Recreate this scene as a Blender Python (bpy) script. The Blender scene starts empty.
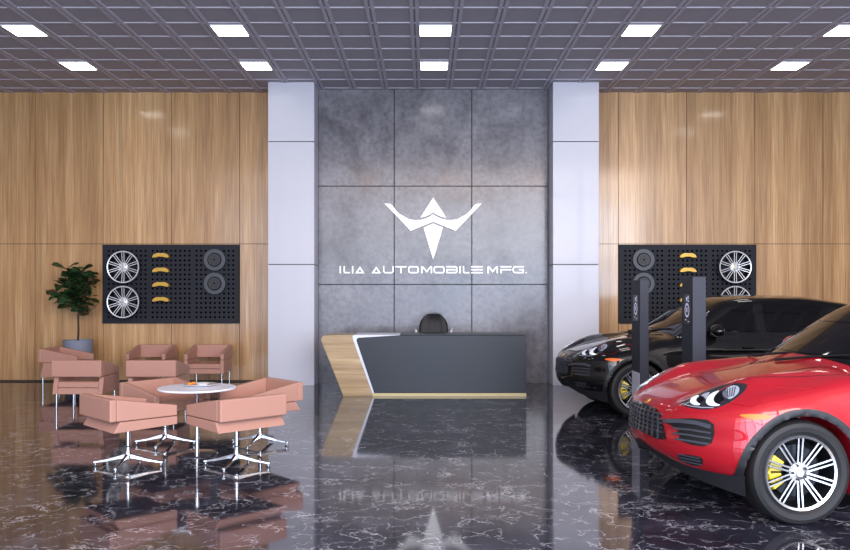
import bpy, bmesh, math, random
import numpy as np
from mathutils import Vector, Matrix, Euler
from mathutils.bvhtree import BVHTree
from mathutils.geometry import delaunay_2d_cdt
random.seed(7)
PI = math.pi
S = bpy.context.scene
COL = S.collection

# ------------------------------------------------------------------ materials
def srgb(r, g, b):
    f = lambda c: (c/255)/12.92 if c/255 <= .04045 else (((c/255)+.055)/1.055)**2.4
    return (f(r), f(g), f(b), 1)
def mat(name, col=(128,128,128), rough=.5, metal=0., coat=0., spec=.5, emit=None, estr=0., ior=None, coat_rough=.03):
    m = bpy.data.materials.new(name); m.use_nodes = True
    p = m.node_tree.nodes['Principled BSDF']
    p.inputs['Base Color'].default_value = srgb(*col)
    p.inputs['Roughness'].default_value = rough
    p.inputs['Metallic'].default_value = metal
    p.inputs['Coat Weight'].default_value = coat
    p.inputs['Coat Roughness'].default_value = coat_rough
    p.inputs['Specular IOR Level'].default_value = spec
    if ior: p.inputs['IOR'].default_value = ior
    if emit:
        p.inputs['Emission Color'].default_value = srgb(*emit); p.inputs['Emission Strength'].default_value = estr
    return m
def N(m, typ, **kw):
    n = m.node_tree.nodes.new(typ)
    for k, v in kw.items():
        if k.startswith('i_'): n.inputs[k[2:].replace('_', ' ')].default_value = v
        else: setattr(n, k, v)
    return n
def L(m, a, b): m.node_tree.links.new(a, b)
def bsdf(m): return m.node_tree.nodes['Principled BSDF']
def ramp(m, stops, interp='LINEAR'):
    n = N(m, 'ShaderNodeValToRGB'); r = n.color_ramp; r.interpolation = interp
    while len(r.elements) < len(stops): r.elements.new(.5)
    for e, (p, c) in zip(r.elements, stops):
        e.position = p; e.color = c if len(c) == 4 else srgb(*c)
    return n
def mix(m, fac, a, b, mode='MIX'):
    n = N(m, 'ShaderNodeMix', data_type='RGBA', blend_type=mode)
    if isinstance(fac, (int, float)): n.inputs[0].default_value = fac
    else: L(m, fac, n.inputs[0])
    for s, v in ((6, a), (7, b)):
        if isinstance(v, tuple): n.inputs[s].default_value = v
        else: L(m, v, n.inputs[s])
    return n.outputs[2]
def coords(m, scale=(1,1,1), rot=(0,0,0), kind='Object'):
    t = N(m, 'ShaderNodeTexCoord'); mp = N(m, 'ShaderNodeMapping')
    mp.inputs['Scale'].default_value = scale; mp.inputs['Rotation'].default_value = rot
    L(m, t.outputs[kind], mp.inputs['Vector']); return mp.outputs['Vector']

M = {}
def wood_mat(name, along='z', dark=(168,122,80), mid=(205,162,114), light=(226,188,142), rough=.3, coat=.5):
    m = mat(name, mid, rough, coat=coat, coat_rough=.12)
    sc = (9, 9, .35) if along == 'z' else (.5, 9, 12)
    v = coords(m, sc)
    n1 = N(m, 'ShaderNodeTexNoise', i_Scale=1.6, i_Detail=8., i_Roughness=.62, i_Distortion=.25); L(m, v, n1.inputs['Vector'])
    v2 = coords(m, (55, 55, .8) if along == 'z' else (1, 40, 70))
    n2 = N(m, 'ShaderNodeTexNoise', i_Scale=1.5, i_Detail=4.); L(m, v2, n2.inputs['Vector'])
    r = ramp(m, [(.30, dark), (.5, mid), (.72, light)]); L(m, n1.outputs['Fac'], r.inputs['Fac'])
    r2 = ramp(m, [(.3, (205,200,195)), (.7, (255,255,255))]); L(m, n2.outputs['Fac'], r2.inputs['Fac'])
    # broad board-to-board tone
    v3 = coords(m, (3.1, 3.1, .02) if along == 'z' else (.02, 3, 6))
    n3 = N(m, 'ShaderNodeTexNoise', i_Scale=1.0, i_Detail=1.); L(m, v3, n3.inputs['Vector'])
    r3 = ramp(m, [(.35, (215,208,200)), (.65, (255,255,255))]); L(m, n3.outputs['Fac'], r3.inputs['Fac'])
    c = mix(m, 1., r.outputs['Color'], r2.outputs['Color'], 'MULTIPLY')
    c = mix(m, 1., c, r3.outputs['Color'], 'MULTIPLY')
    L(m, c, bsdf(m).inputs['Base Color']); return m
M['wood'] = wood_mat('oak veneer panels', dark=(200,153,102), mid=(222,177,124), light=(236,200,152), rough=.42, coat=.7)
M['desk_wood'] = wood_mat('oak desk veneer', along='x', dark=(180,146,98), mid=(206,176,128), light=(220,194,150), rough=.4, coat=.2)
M['groove'] = mat('dark joint', (70,58,48), .8)
def concrete():
    m = mat('concrete panels', (112,112,120), .42, spec=.4)
    v = coords(m)
    n1 = N(m, 'ShaderNodeTexNoise', i_Scale=1.1, i_Detail=9., i_Roughness=.62, i_Distortion=.35); L(m, v, n1.inputs['Vector'])
    r = ramp(m, [(.28, (93,91,96)), (.45, (119,117,123)), (.6, (136,134,140)), (.78, (158,156,162))]); L(m, n1.outputs['Fac'], r.inputs['Fac'])
    n2 = N(m, 'ShaderNodeTexNoise', i_Scale=14., i_Detail=5.); L(m, v, n2.inputs['Vector'])
    r2 = ramp(m, [(.35, (225,225,225)), (.6, (255,255,255))]); L(m, n2.outputs['Fac'], r2.inputs['Fac'])
    L(m, mix(m, 1., r.outputs['Color'], r2.outputs['Color'], 'MULTIPLY'), bsdf(m).inputs['Base Color'])
    r3 = ramp(m, [(.3, (90,90,90)), (.7, (140,140,140))]); L(m, n1.outputs['Fac'], r3.inputs['Fac'])
    L(m, r3.outputs['Color'], bsdf(m).inputs['Roughness'])
    return m
M['concrete'] = concrete()
M['conc_groove'] = mat('concrete joint', (48,48,52), .8)
M['white_wall'] = mat('white column panels', (196,196,206), .38, coat=.1)
M['side_wall'] = mat('side wall plaster', (170,164,160), .7)
def marble():
    m = mat('black veined marble', (26,27,32), .06, spec=.8)
    v = coords(m)
    nd = N(m, 'ShaderNodeTexNoise', i_Scale=1.3, i_Detail=7., i_Roughness=.65); L(m, v, nd.inputs['Vector'])
    sub = N(m, 'ShaderNodeVectorMath', operation='SUBTRACT'); L(m, nd.outputs['Color'], sub.inputs[0]); sub.inputs[1].default_value = (.5,.5,.5)
    outs = []
    for k, (sc, amp, w, seed) in enumerate(((.75, 1.7, .010, 0.), (2.2, 1.0, .017, 3.7), (6.0, .5, .042, 9.1))):
        s = N(m, 'ShaderNodeVectorMath', operation='MULTIPLY_ADD'); L(m, sub.outputs[0], s.inputs[0]); s.inputs[1].default_value = (amp,)*3
        off = N(m, 'ShaderNodeVectorMath', operation='ADD'); L(m, v, off.inputs[0]); off.inputs[1].default_value = (seed, seed*.7, 0)
        L(m, off.outputs[0], s.inputs[2])
        vo = N(m, 'ShaderNodeTexVoronoi', feature='DISTANCE_TO_EDGE', i_Scale=sc); L(m, s.outputs[0], vo.inputs['Vector'])
        mr = N(m, 'ShaderNodeMapRange'); L(m, vo.outputs['Distance'], mr.inputs['Value'])
        mr.inputs['From Min'].default_value = 0.; mr.inputs['From Max'].default_value = w; mr.inputs['To Min'].default_value = 1.; mr.inputs['To Max'].default_value = 0.
        # break veins up
        nm = N(m, 'ShaderNodeTexNoise', i_Scale=1.1+sc*.8, i_Detail=4.); L(m, off.outputs[0], nm.inputs['Vector'])
        rr = ramp(m, [(.42+.03*k, (0,0,0,1)), (.62, (1,1,1,1))]); L(m, nm.outputs['Fac'], rr.inputs['Fac'])
        mu = N(m, 'ShaderNodeMath', operation='MULTIPLY'); L(m, mr.outputs[0], mu.inputs[0]); L(m, rr.outputs['Color'], mu.inputs[1])
        m2 = N(m, 'ShaderNodeMath', operation='MULTIPLY'); L(m, mu.outputs[0], m2.inputs[0]); m2.inputs[1].default_value = (1., .85, .6)[k]
        outs.append(m2.outputs[0])
    a = N(m, 'ShaderNodeMath', operation='MAXIMUM'); L(m, outs[0], a.inputs[0]); L(m, outs[1], a.inputs[1])
    b = N(m, 'ShaderNodeMath', operation='MAXIMUM'); L(m, a.outputs[0], b.inputs[0]); L(m, outs[2], b.inputs[1])
    nc = N(m, 'ShaderNodeTexNoise', i_Scale=1.6, i_Detail=6., i_Roughness=.7); L(m, v, nc.inputs['Vector'])
    rc = ramp(m, [(.35, (27,28,37)), (.55, (46,47,59)), (.75, (80,80,97))]); L(m, nc.outputs['Fac'], rc.inputs['Fac'])
    c = mix(m, b.outputs[0], rc.outputs['Color'], srgb(205,205,215))
    L(m, c, bsdf(m).inputs['Base Color'])
    return m
M['marble'] = marble()
M['ceil_panel'] = mat('ceiling tile mesh', (166,162,172), .8)
M['ceil_frame'] = mat('ceiling tile frame', (190,186,197), .6)
M['ceil_gap'] = mat('ceiling joint', (150,146,158), .8)
M['light'] = mat('lit panel', (255,255,255), .5, emit=(255,250,244), estr=9.)
M['light_rim'] = mat('light rim', (200,200,205), .5)
def leather():
    m = mat('salmon leather', (180,134,118), .48, spec=.4)
    v = coords(m)
    n = N(m, 'ShaderNodeTexNoise', i_Scale=160., i_Detail=3.); L(m, v, n.inputs['Vector'])
    b = N(m, 'ShaderNodeBump', i_Strength=.12, i_Distance=.002); L(m, n.outputs['Fac'], b.inputs['Height']); L(m, b.outputs[0], bsdf(m).inputs['Normal'])
    return m
M['leather'] = leather()
M['chrome'] = mat('chrome', (205,208,214), .14, metal=1.)
M['table_white'] = mat('white laminate', (240,241,252), .35, spec=.4)
M['porcelain'] = mat('white porcelain', (245,245,245), .15, coat=.5)
M['orange'] = mat('orange glaze pastry', (214,128,30), .5)
M['brown'] = mat('brown biscuit', (150,105,70), .7)
M['desk_dark'] = mat('dark grey desk panel', (28,32,39), .35, spec=.3)
M['desk_white'] = mat('white desk band', (222,226,240), .3)
M['desk_strip'] = mat('pale gold plinth strip', (206,190,140), .4)
M['black_leather'] = mat('black leather', (17,19,23), .5, spec=.3)
M['sign_white'] = mat('white sign acrylic', (250,250,250), .35, emit=(255,255,255), estr=.25)
M['sign_edge'] = mat('grey sign edge', (90,90,95), .4)
M['pot'] = mat('blue grey planter', (128,134,150), .55)
M['soil'] = mat('dark soil', (45,34,26), .9)
M['bark'] = mat('bark', (62,50,38), .9)
def leafm():
    m = mat('fig leaf', (40,62,34), .38, coat=.15)
    oi = N(m, 'ShaderNodeTexNoise', i_Scale=5.); L(m, coords(m), oi.inputs['Vector'])
    r = ramp(m, [(.35, (24,42,24)), (.65, (58,84,46))]); L(m, oi.outputs['Fac'], r.inputs['Fac']); L(m, r.outputs['Color'], bsdf(m).inputs['Base Color'])
    return m
M['leaf'] = leafm()
M['peg'] = mat('black powder coated board', (39,41,48), .65, spec=.2)
M['hole'] = mat('pegboard hole', (3,3,4), 1., spec=0.)
M['alloy'] = mat('bright machined alloy', (215,218,224), .22, metal=.9)
M['alloy_wall'] = mat('bright lacquered alloy', (226,228,232), .3, metal=.25)
M['alloy_dark'] = mat('dark alloy', (40,42,47), .35, metal=.6)
M['gold'] = mat('gold caliper', (206,164,70), .35, metal=.35)
M['yellow'] = mat('yellow caliper', (205,180,30), .35, coat=.5)
M['disc_steel'] = mat('brake disc steel', (72,76,82), .5, metal=.3)
M['disc_hat'] = mat('disc hat dark', (34,36,42), .5)
M['totem'] = mat('graphite totem', (44,46,56), .5, spec=.25)
M['totem_reflection'] = mat('painted pale reflection', (196,197,210), .4)  # pale colour standing in for a mirrored patch low on the totems
M['screen'] = mat('black display', (8,8,12), .15)
M['screen_mark'] = mat('pale lit graphic', (200,200,225), .4, emit=(190,190,225), estr=.35)
def paint(name, col, metal=.25, rough=.3):
    m = mat(name, col, rough, metal=metal, coat=1., coat_rough=.02); return m
M['red'] = paint('red car paint', (172,24,38), .25, .35)
M['black'] = paint('black car paint', (5,6,8), .0, .5)
for k_ in ('black', 'red'): bsdf(M[k_]).inputs['Specular IOR Level'].default_value = .12
M['glass'] = mat('dark tinted car glass', (8,9,11), .03, spec=.45)
M['trim'] = mat('black plastic trim', (22,23,27), .5)
M['trim_gloss'] = mat('gloss black trim', (12,12,15), .12, coat=.5)
M['grille'] = mat('black honeycomb grille', (9,10,13), .6)
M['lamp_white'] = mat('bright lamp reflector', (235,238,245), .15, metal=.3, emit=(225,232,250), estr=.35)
M['lamp_mid'] = mat('silver lamp reflector', (176,182,198), .2, metal=.4, emit=(200,208,228), estr=.12)  # slight glow added in place of bright reflections in the silver
M['lamp_house'] = mat('graphite lamp housing', (34,36,42), .25, coat=.6)
M['lamp_white2'] = mat('projector lens', (170,176,190), .06, metal=.8)
M['trim_gloss2'] = mat('dark satin intake bar', (62,64,74), .25, coat=.4)
M['amber'] = mat('amber side marker', (228,104,30), .4, emit=(230,100,25), estr=.12)
M['rubber'] = mat('tyre rubber', (20,20,23), .65)
M['silver'] = mat('satin silver trim', (150,153,160), .3, metal=.9)
M['crest_gold'] = mat('gold crest', (196,160,70), .3, metal=.7)
M['crest_red'] = mat('crest red stripes', (150,20,20), .4)
M['plate_black'] = mat('dark lining', (5,5,6), .9)

# ------------------------------------------------------------------ mesh helpers
def link(name, me, m, parent=None, smooth=False):
    o = bpy.data.objects.new(name, me); COL.objects.link(o)
    for mm in (m if isinstance(m, (list, tuple)) else [m]):
        me.materials.append(M[mm])
    if parent is not None: o.parent = parent
    if smooth:
        me.polygons.foreach_set('use_smooth', [True]*len(me.polygons))
        if smooth != 'all':
            me.set_sharp_from_angle(angle=math.radians(smooth if not isinstance(smooth, bool) else 35))
    return o
def fin(bm, name, m, parent=None, smooth=False, bevel=0, seg=2):
    bmesh.ops.recalc_face_normals(bm, faces=bm.faces)
    me = bpy.data.meshes.new(name); bm.to_mesh(me); bm.free()
    o = link(name, me, m, parent, smooth)
    if bevel:
        b = o.modifiers.new('bevel', 'BEVEL'); b.width = bevel; b.segments = seg; b.limit_method = 'ANGLE'; b.angle_limit = math.radians(40)
        b.harden_normals = False
    return o
def box(bm, c0, c1, mi=0, mtx=None):
    x0,y0,z0 = c0; x1,y1,z1 = c1
    vs = [bm.verts.new(p) for p in ((x0,y0,z0),(x1,y0,z0),(x1,y1,z0),(x0,y1,z0),(x0,y0,z1),(x1,y0,z1),(x1,y1,z1),(x0,y1,z1))]
    if mtx is not None:
        for v in vs: v.co = mtx @ v.co
    for f in ((0,3,2,1),(4,5,6,7),(0,1,5,4),(1,2,6,5),(2,3,7,6),(3,0,4,7)):
        bm.faces.new([vs[i] for i in f]).material_index = mi
    return vs
def prism(bm, pts, a, b, axis='y', mi=0, mtx=None):
    """pts: 2D outline; extruded from a to b along axis. axis x: pts=(y,z); y: (x,z); z: (x,y)"""
    def P(p, t):
        v = {'x': (t, p[0], p[1]), 'y': (p[0], t, p[1]), 'z': (p[0], p[1], t)}[axis]
        return mtx @ Vector(v) if mtx is not None else v
    A = [bm.verts.new(P(p, a)) for p in pts]; B = [bm.verts.new(P(p, b)) for p in pts]
    n = len(pts)
    fs = [bm.faces.new(A), bm.faces.new(B[::-1])]
    for i in range(n): fs.append(bm.faces.new((A[i], B[i], B[(i+1)%n], A[(i+1)%n])))
    for f in fs: f.material_index = mi
    return fs
def lathe(bm, prof, seg=32, axis='z', mi=0, mtx=None, a0=0, a1=2*PI, closed_prof=False):
    full = abs(a1-a0-2*PI) < 1e-6
    n = seg if full else seg+1
    rings = []
    for r, h in prof:
        ring = []
        for k in range(n):
            t = a0 + (a1-a0)*k/seg
            c, s = r*math.cos(t), r*math.sin(t)
            v = {'z': (c, s, h), 'y': (c, h, s), 'x': (h, c, s)}[axis]
            ring.append(bm.verts.new(mtx @ Vector(v) if mtx is not None else v))
        rings.append(ring)
    pairs = list(zip(rings, rings[1:]))
    if closed_prof: pairs.append((rings[-1], rings[0]))
    for A, B in pairs:
        for k in range(n if full else seg):
            j = (k+1) % n
            bm.faces.new((A[k], A[j], B[j], B[k])).material_index = mi
    if not closed_prof and full:
        for R, (r, h) in ((rings[0], prof[0]), (rings[-1], prof[-1])):
            if r > 1e-5: bm.faces.new(R).material_index = mi
    if closed_prof and not full:
        bm.faces.new([R[0] for R in rings]).material_index = mi; bm.faces.new([R[-1] for R in rings][::-1]).material_index = mi
def tube(bm, pts, rad, seg=10, mi=0):
    pts = [Vector(p) for p in pts]
    rads = rad if isinstance(rad, (list, tuple)) else [rad]*len(pts)
    prev = None; rings = []
    for i, p in enumerate(pts):
        d = (pts[min(i+1, len(pts)-1)] - pts[max(i-1, 0)]).normalized()
        if prev is None: u = d.orthogonal().normalized()
        else: u = (prev - d*prev.dot(d)).normalized()
        prev = u; w = d.cross(u)
        rings.append([bm.verts.new(p + (u*math.cos(2*PI*k/seg) + w*math.sin(2*PI*k/seg))*rads[i]) for k in range(seg)])
    for A, B in zip(rings, rings[1:]):
        for k in range(seg): bm.faces.new((A[k], A[(k+1)%seg], B[(k+1)%seg], B[k])).material_index = mi
    bm.faces.new(rings[0][::-1]).material_index = mi; bm.faces.new(rings[-1]).material_index = mi
def tag(o, label=None, cat=None, group=None, kind=None):
    if label: o['label'] = label
    if cat: o['category'] = cat
    if group: o['group'] = group
    if kind: o['kind'] = kind
    return o
def empty(name, loc=(0,0,0), rz=0, **kw):
    o = bpy.data.objects.new(name, None); o.empty_display_size = .2; COL.objects.link(o)
    o.location = loc; o.rotation_euler = (0, 0, rz); return tag(o, **kw)
def copy_tree(o, parent=None, swap=None):
    c = o.copy()
    if swap and o.type == 'MESH' and any(m.name in swap for m in o.data.materials):
        c.data = o.data.copy()
        for i, m in enumerate(c.data.materials):
            if m.name in swap: c.data.materials[i] = swap[m.name]
    COL.objects.link(c)
    if parent is not None: c.parent = parent
    for ch in [x for x in KIDS.get(o.name, [])]:
        copy_tree(ch, c, swap)
    return c
KIDS = {}
def snapshot_kids():
    KIDS.clear()
    for o in bpy.data.objects:
        if o.parent: KIDS.setdefault(o.parent.name, []).append(o)
def struct(o, label, cat='wall'):
    o['kind'] = 'structure'; o['label'] = label; o['category'] = cat; return o

# ------------------------------------------------------------------ measures (metres; camera at origin looking +Y)
CAMZ = 1.675; F = 797.; CEIL = 5.525
YC = 15.04       # concrete feature wall
YW = 15.27       # wood walls
YK = 14.54       # column fronts
XL, XR, YB = -8.9, 9.2, -3.0
CX = .153        # room axis

# ------------------------------------------------------------------ camera
cam = bpy.data.cameras.new('camera'); co = bpy.data.objects.new('camera', cam); COL.objects.link(co)
co.location = (0, 0, CAMZ); co.rotation_euler = (PI/2, 0, 0)
cam.sensor_width = 36; cam.lens = 36*F/850; cam.shift_y = 19/850; cam.clip_end = 200
S.camera = co

# ------------------------------------------------------------------ room shell
bm = bmesh.new(); box(bm, (XL, YB, -.1), (XR, YW+.1, 0)); struct(fin(bm, 'floor', 'marble'), 'polished black marble floor with white veins', 'floor')

def build_ceiling():
    bm = bmesh.new()
    y0c = 5.35
    box(bm, (XL, y0c, CEIL+.016), (XR, YW+.1, CEIL+.12), 0)
    T = .6
    lights = {(round(CX+3*k, 3), r) for k in range(-2, 3) for r in (13.45, 11.65)}
    nx0 = math.floor((XL-CX)/T)-1; nx1 = math.ceil((XR-CX)/T)+1
    ys = []
    y = 13.15+T*3
    while y > y0c-.01: ys.append(y); y -= T
    # longitudinal double ribs with dark gap
    for k in range(nx0, nx1):
        x = CX + (k+.5)*T
        if x-.07 < XL or x+.07 > XR: continue
        box(bm, (x-.062, y0c, CEIL+.002), (x-.014, YW, CEIL+.017), 1)
        box(bm, (x+.014, y0c, CEIL+.002), (x+.062, YW, CEIL+.017), 1)
        box(bm, (x-.0139, y0c, CEIL+.012), (x+.0139, YW, CEIL+.017), 2)
    for y in ys:
        if y > YW: continue
        box(bm, (XL, y-.02, CEIL+.006), (XR, y-.004, CEIL+.0165), 1)
        box(bm, (XL, y+.004, CEIL+.006), (XR, y+.02, CEIL+.0165), 1)
    o = fin(bm, 'ceiling', ['ceil_panel', 'ceil_frame', 'ceil_gap'])
    struct(o, 'grey grid ceiling of square perforated metal tiles', 'ceiling')
build_ceiling()
# bulkhead and taller entrance bay behind the camera, with its glazed front
bm = bmesh.new()
box(bm, (XL, 5.2, CEIL), (XR, 5.35, 8.2)); box(bm, (XL, YB, 8.2), (XR, 5.35, 8.35))
struct(fin(bm, 'ceiling_entrance_bay', 'side_wall'), 'high plain ceiling of the entrance bay', 'ceiling')
bm = bmesh.new()
for x in (XL+.05, -5.9, -2.9, .15, 3.2, 6.2, XR-.05): box(bm, (x-.05, YB-.1, 0), (x+.05, YB+.05, 8.2))
for z in (.05, 2.9, 5.6, 8.15): box(bm, (XL, YB-.08, z-.04), (XR, YB+.04, z+.04))
struct(fin(bm, 'window_1', 'trim'), 'dark mullions of the glazed shop front', 'window')
for nm, x0, x1 in (('wall_left', XL-.15, XL), ('wall_right', XR, XR+.15)):
    bm = bmesh.new(); box(bm, (x0, YB, 0), (x1, YW+.1, 8.3)); struct(fin(bm, nm, 'side_wall'), 'plain side wall of the showroom, ' + nm[5:])

def wall_panels(name, xs, zs, yfront, ms, gap, label, depth=.02):
    bm = bmesh.new()
    box(bm, (xs[0], yfront+depth, 0), (xs[-1], yfront+depth+.08, zs[-1]), 1)
    for a, b in zip(xs, xs[1:]):
        for c, d in zip(zs, zs[1:]):
            box(bm, (a+gap, yfront, c+(gap if c > 0 else 0)), (b-gap, yfront+depth, d-gap), 0)
    o = fin(bm, name, ms); struct(o, label); return o
def wx(px): return (px-425)/(F/YW)
P = 1.3066
xw = [XL] + [wx(103.3)-P*k for k in (1,) ] + [wx(103.3)+P*k for k in range(3)] + [-2.0]
xw = sorted(x for x in xw)
wall_panels('wall_back_left', xw, [0, 2.635, CEIL+.02], YW, ['wood', 'groove'], .005, 'oak veneered wall in tall panels behind the lounge')
x0 = wx(618.4)
xw = [2.3, x0, x0+P, x0+2*P, x0+3*P, XR]
wall_panels('wall_back_right', xw, [0, 2.635, CEIL+.02], YW, ['wood', 'groove'], .005, 'oak veneered wall in tall panels behind the cars')
s = F/YC
wall_panels('wall_back', [-2.02, (394.2-425)/s, (471.8-425)/s, 2.32], [0, 1.855, 3.71, CEIL+.02], YC, ['concrete', 'conc_groove'], .009, 'grey concrete panel wall behind the reception desk', .03)
# columns
for i, (a, b) in enumerate(((-2.865, -2.02), (2.335, 3.175))):
    bm = bmesh.new()
    box(bm, (a+.012, YK+.012, 0), (b-.012, YW, CEIL+.02), 1)
    for c, d in ((0, 2.213), (2.213, 4.456), (4.456, CEIL+.025)):
        box(bm, (a, YK, c+(.006 if c else 0)), (b, YW-.005, d-.006), 0)
    o = fin(bm, 'column', ['white_wall', 'conc_groove'], bevel=.006)
    struct(o, ('square white panelled column between oak wall and concrete wall, left of the desk', 'square white panelled column beside the black car, right of the desk')[i], 'column')
for i, (a, b) in enumerate(((XL, -2.865), (3.175, XR))):
    bm = bmesh.new(); box(bm, (a, YW-.008, 0), (b, YW, .03))
    struct(fin(bm, 'baseboard_' + ('left', 'right')[i], 'groove'), 'thin dark baseboard under oak wall', 'baseboard')

# ceiling lights
for r, y in enumerate((13.45, 11.65)):
    for k in range(-2, 3):
        x = CX+3*k
        if r == 1 and abs(k) == 2: pass
        t = empty('ceiling_light', (x, y, CEIL), group='square ceiling lights')
        where = ('far left', 'left of centre', 'centre', 'right of centre', 'far right')[k+2]
        tag(t, 'square recessed ceiling light, %s of the row %s' % (where, ('nearer the back wall', 'further from the back wall')[r]), 'ceiling light')
        bm = bmesh.new(); q = .226
        for c0, c1 in (((-.24,-.24,-.008), (.24,-q,.03)), ((-.24,q,-.008), (.24,.24,.03)), ((-.24,-q,-.008), (-q,q,.03)), ((q,-q,-.008), (.24,q,.03))): box(bm, c0, c1)
        fin(bm, 'frame', 'light_rim', t)
        bm = bmesh.new(); box(bm, (-q,-q,-.004), (q,q,.028)); fin(bm, 'diffuser', 'light', t)

# ------------------------------------------------------------------ sign letters and emblem
def stroke_poly(bm, pts, w, y0, y1, closed=False, mi=0):
    """mitred polyline ribbon in XZ, extruded y0..y1"""
    n = len(pts); P2 = [Vector(p) for p in pts]
    Lf, Rt = [], []
    for i in range(n):
        if closed: a, b, c = P2[i-1], P2[i], P2[(i+1) % n]
        else: a, b, c = P2[max(i-1,0)], P2[i], P2[min(i+1,n-1)]
        d1 = (b-a).normalized() if (b-a).length > 1e-9 else (c-b).normalized()
        d2 = (c-b).normalized() if (c-b).length > 1e-9 else d1
        n1 = Vector((-d1.y, d1.x)); n2 = Vector((-d2.y, d2.x))
        mt = (n1+n2).normalized(); k = w/2/max(.35, mt.dot(n1))
        Lf.append(b+mt*k); Rt.append(b-mt*k)
    m = n if closed else n-1
    V = {}
    for i in range(n):
        V[i] = [bm.verts.new((q.x, y, q.y)) for q in (Lf[i], Rt[i]) for y in (y0, y1)]
    for i in range(m):
        A, B = V[i], V[(i+1) % n]
        for q in ((A[0],B[0],B[2],A[2]), (A[1],A[3],B[3],B[1]), (A[0],A[1],B[1],B[0]), (A[2],B[2],B[3],A[3])):
            bm.faces.new(q).material_index = mi
    if not closed:
        bm.faces.new(V[0]).material_index = mi if False else mi
def rrect(x0, z0, x1, z1, r, n=4):
    out = []
    for cx, cz, a in ((x1-r, z0+r, -90), (x1-r, z1-r, 0), (x0+r, z1-r, 90), (x0+r, z0+r, 180)):
        for k in range(n+1):
            t = math.radians(a+90*k/n); out.append((cx+r*math.cos(t), cz+r*math.sin(t)))
    return out
sS = F/(YC-.04)
def sx(px): return (px-425)/sS
def sz(py): return CAMZ+(294-py)/sS
def build_sign():
    base = empty('wall_lettering', (0, YC, 0), label='white raised lettering ILIA AUTOMOBILE MFG. on the concrete wall', cat='sign')
    z0, z1 = sz(273.4), sz(266.1); w = .026; h = z1-z0
    def A(c): return 335+c/8.5
    def B(c): return 432+c/8.5
    seq = [('I',A(40),A(50)),('L',A(73),A(127)),('I',A(145),A(155)),('A',A(168),A(256)),
           ('A',A(306),A(396)),('U',A(408),A(500)),('T',A(514),A(608)),('O',A(621),A(713)),('M',A(732),A(826)),
           ('O',B(13),B(108)),('B',B(122),B(217)),('I',B(233),B(243)),('L',B(262),B(318)),('E',B(333),B(431)),
           ('M',B(470),B(560)),('F',B(581),B(675)),('G',B(684),B(780)),('.',B(794),B(804))]
    for ch, p0, p1 in seq:
        a, b = sx(p0), sx(p1); bm = bmesh.new(); hw = w/2
        y0, y1 = -.05, -.02
        l, r, t, d, mz = a+hw, b-hw, z1-hw, z0+hw, (z0+z1)/2
        S_ = lambda pts, c=False: stroke_poly(bm, pts, w, y0, y1, c)
        rr = .03
        if ch == 'I': S_([((a+b)/2, z0), ((a+b)/2, z1)])
        elif ch == 'L': S_([(l, z1), (l, d+.015), (l+.015, d), (b, d)])
        elif ch == 'A': S_([(a+.035, d), ((a+b)/2, z1-.028), (b-.035, d)], True)
        elif ch == 'U': S_([(l, z1), (l, d+rr), (l+.01, d+.01), (l+rr, d), (r-rr, d), (r-.01, d+.01), (r, d+rr), (r, z1)])
        elif ch == 'T': S_([(a, t), (b, t)]); S_([((a+b)/2, t-hw), ((a+b)/2, z0)])
        elif ch == 'O': S_(rrect(l, d, r, t, .035), True)
        elif ch == 'M': S_([(l, z0), (l, t-.006), (l+.02, t-.006), ((a+b)/2, d+.02), (r-.02, t-.006), (r, t-.006), (r, z0)])
        elif ch == 'E':
            for q in (t, mz, d): S_([(a, q), (b, q)])
        elif ch == 'B':
            S_([(a, t), (r-.02, t), (r, t-.02), (r, mz+.014), (r-.012, mz), (r, mz-.014), (r, d+.02), (r-.02, d), (l, d), (l, mz), (r-.03, mz)])
        elif ch == 'F': S_([(a, t), (b, t)]); S_([(b, mz), (l, mz), (l, z0)])
        elif ch == 'G': S_([(b, t), (l+.035, t), (l+.01, t-.01), (l, t-.035), (l, d+.035), (l+.01, d+.01), (l+.035, d), (r, d), (r, mz), (r-.08, mz)])
        elif ch == '.': box(bm, (a, y0, z0), (b, y1, z0+.03))
        o = fin(bm, 'full_stop' if ch == '.' else 'letter', 'sign_white', base)
        # stand-off pin behind
    e = empty('wall_emblem', (0, YC, 0), label='white winged arrow emblem above the lettering on the concrete wall', cat='emblem')
    def E(x, y): return (sx(380+x/7.727), sz(193+y/7.727))
    def mir(pts): return pts + [(822-x, y) for x, y in pts[::-1]]
    up = [(411,36),(312,191),(340,184),(372,172),(411,150)]
    up = [(411,36),(310,192),(345,185),(380,170),(411,151)] + [(442,170),(477,185),(512,192)]
    wing = mir([(411,222),(330,255),(238,293),(140,190),(35,82),(75,84),(95,95),(118,128),(150,162),(185,187),(225,203),(270,211),(315,208),(350,199),(385,182),(411,165)][:-1])
    # order: bottom centre -> left -> top centre -> right
    left = [(330,255),(238,293),(140,190),(35,82),(75,84),(95,95),(118,128),(150,162),(185,187),(225,203),(270,211),(315,208),(350,199),(385,182)]
    wing = [(411,222)] + left + [(411,165)] + [(822-x, y) for x, y in left[::-1]]
    dag = [(411,236),(336,268),(411,514),(486,268)]
    for nm, pts in (('arrow_tip', up), ('wing', wing), ('arrow_blade', dag)):
        bm = bmesh.new(); fs = prism(bm, [E(*p) for p in pts], -.06, -.02)
        bmesh.ops.triangulate(bm, faces=[f for f in bm.faces if len(f.verts) > 4])
        fin(bm, nm, 'sign_white', e)
build_sign()

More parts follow.
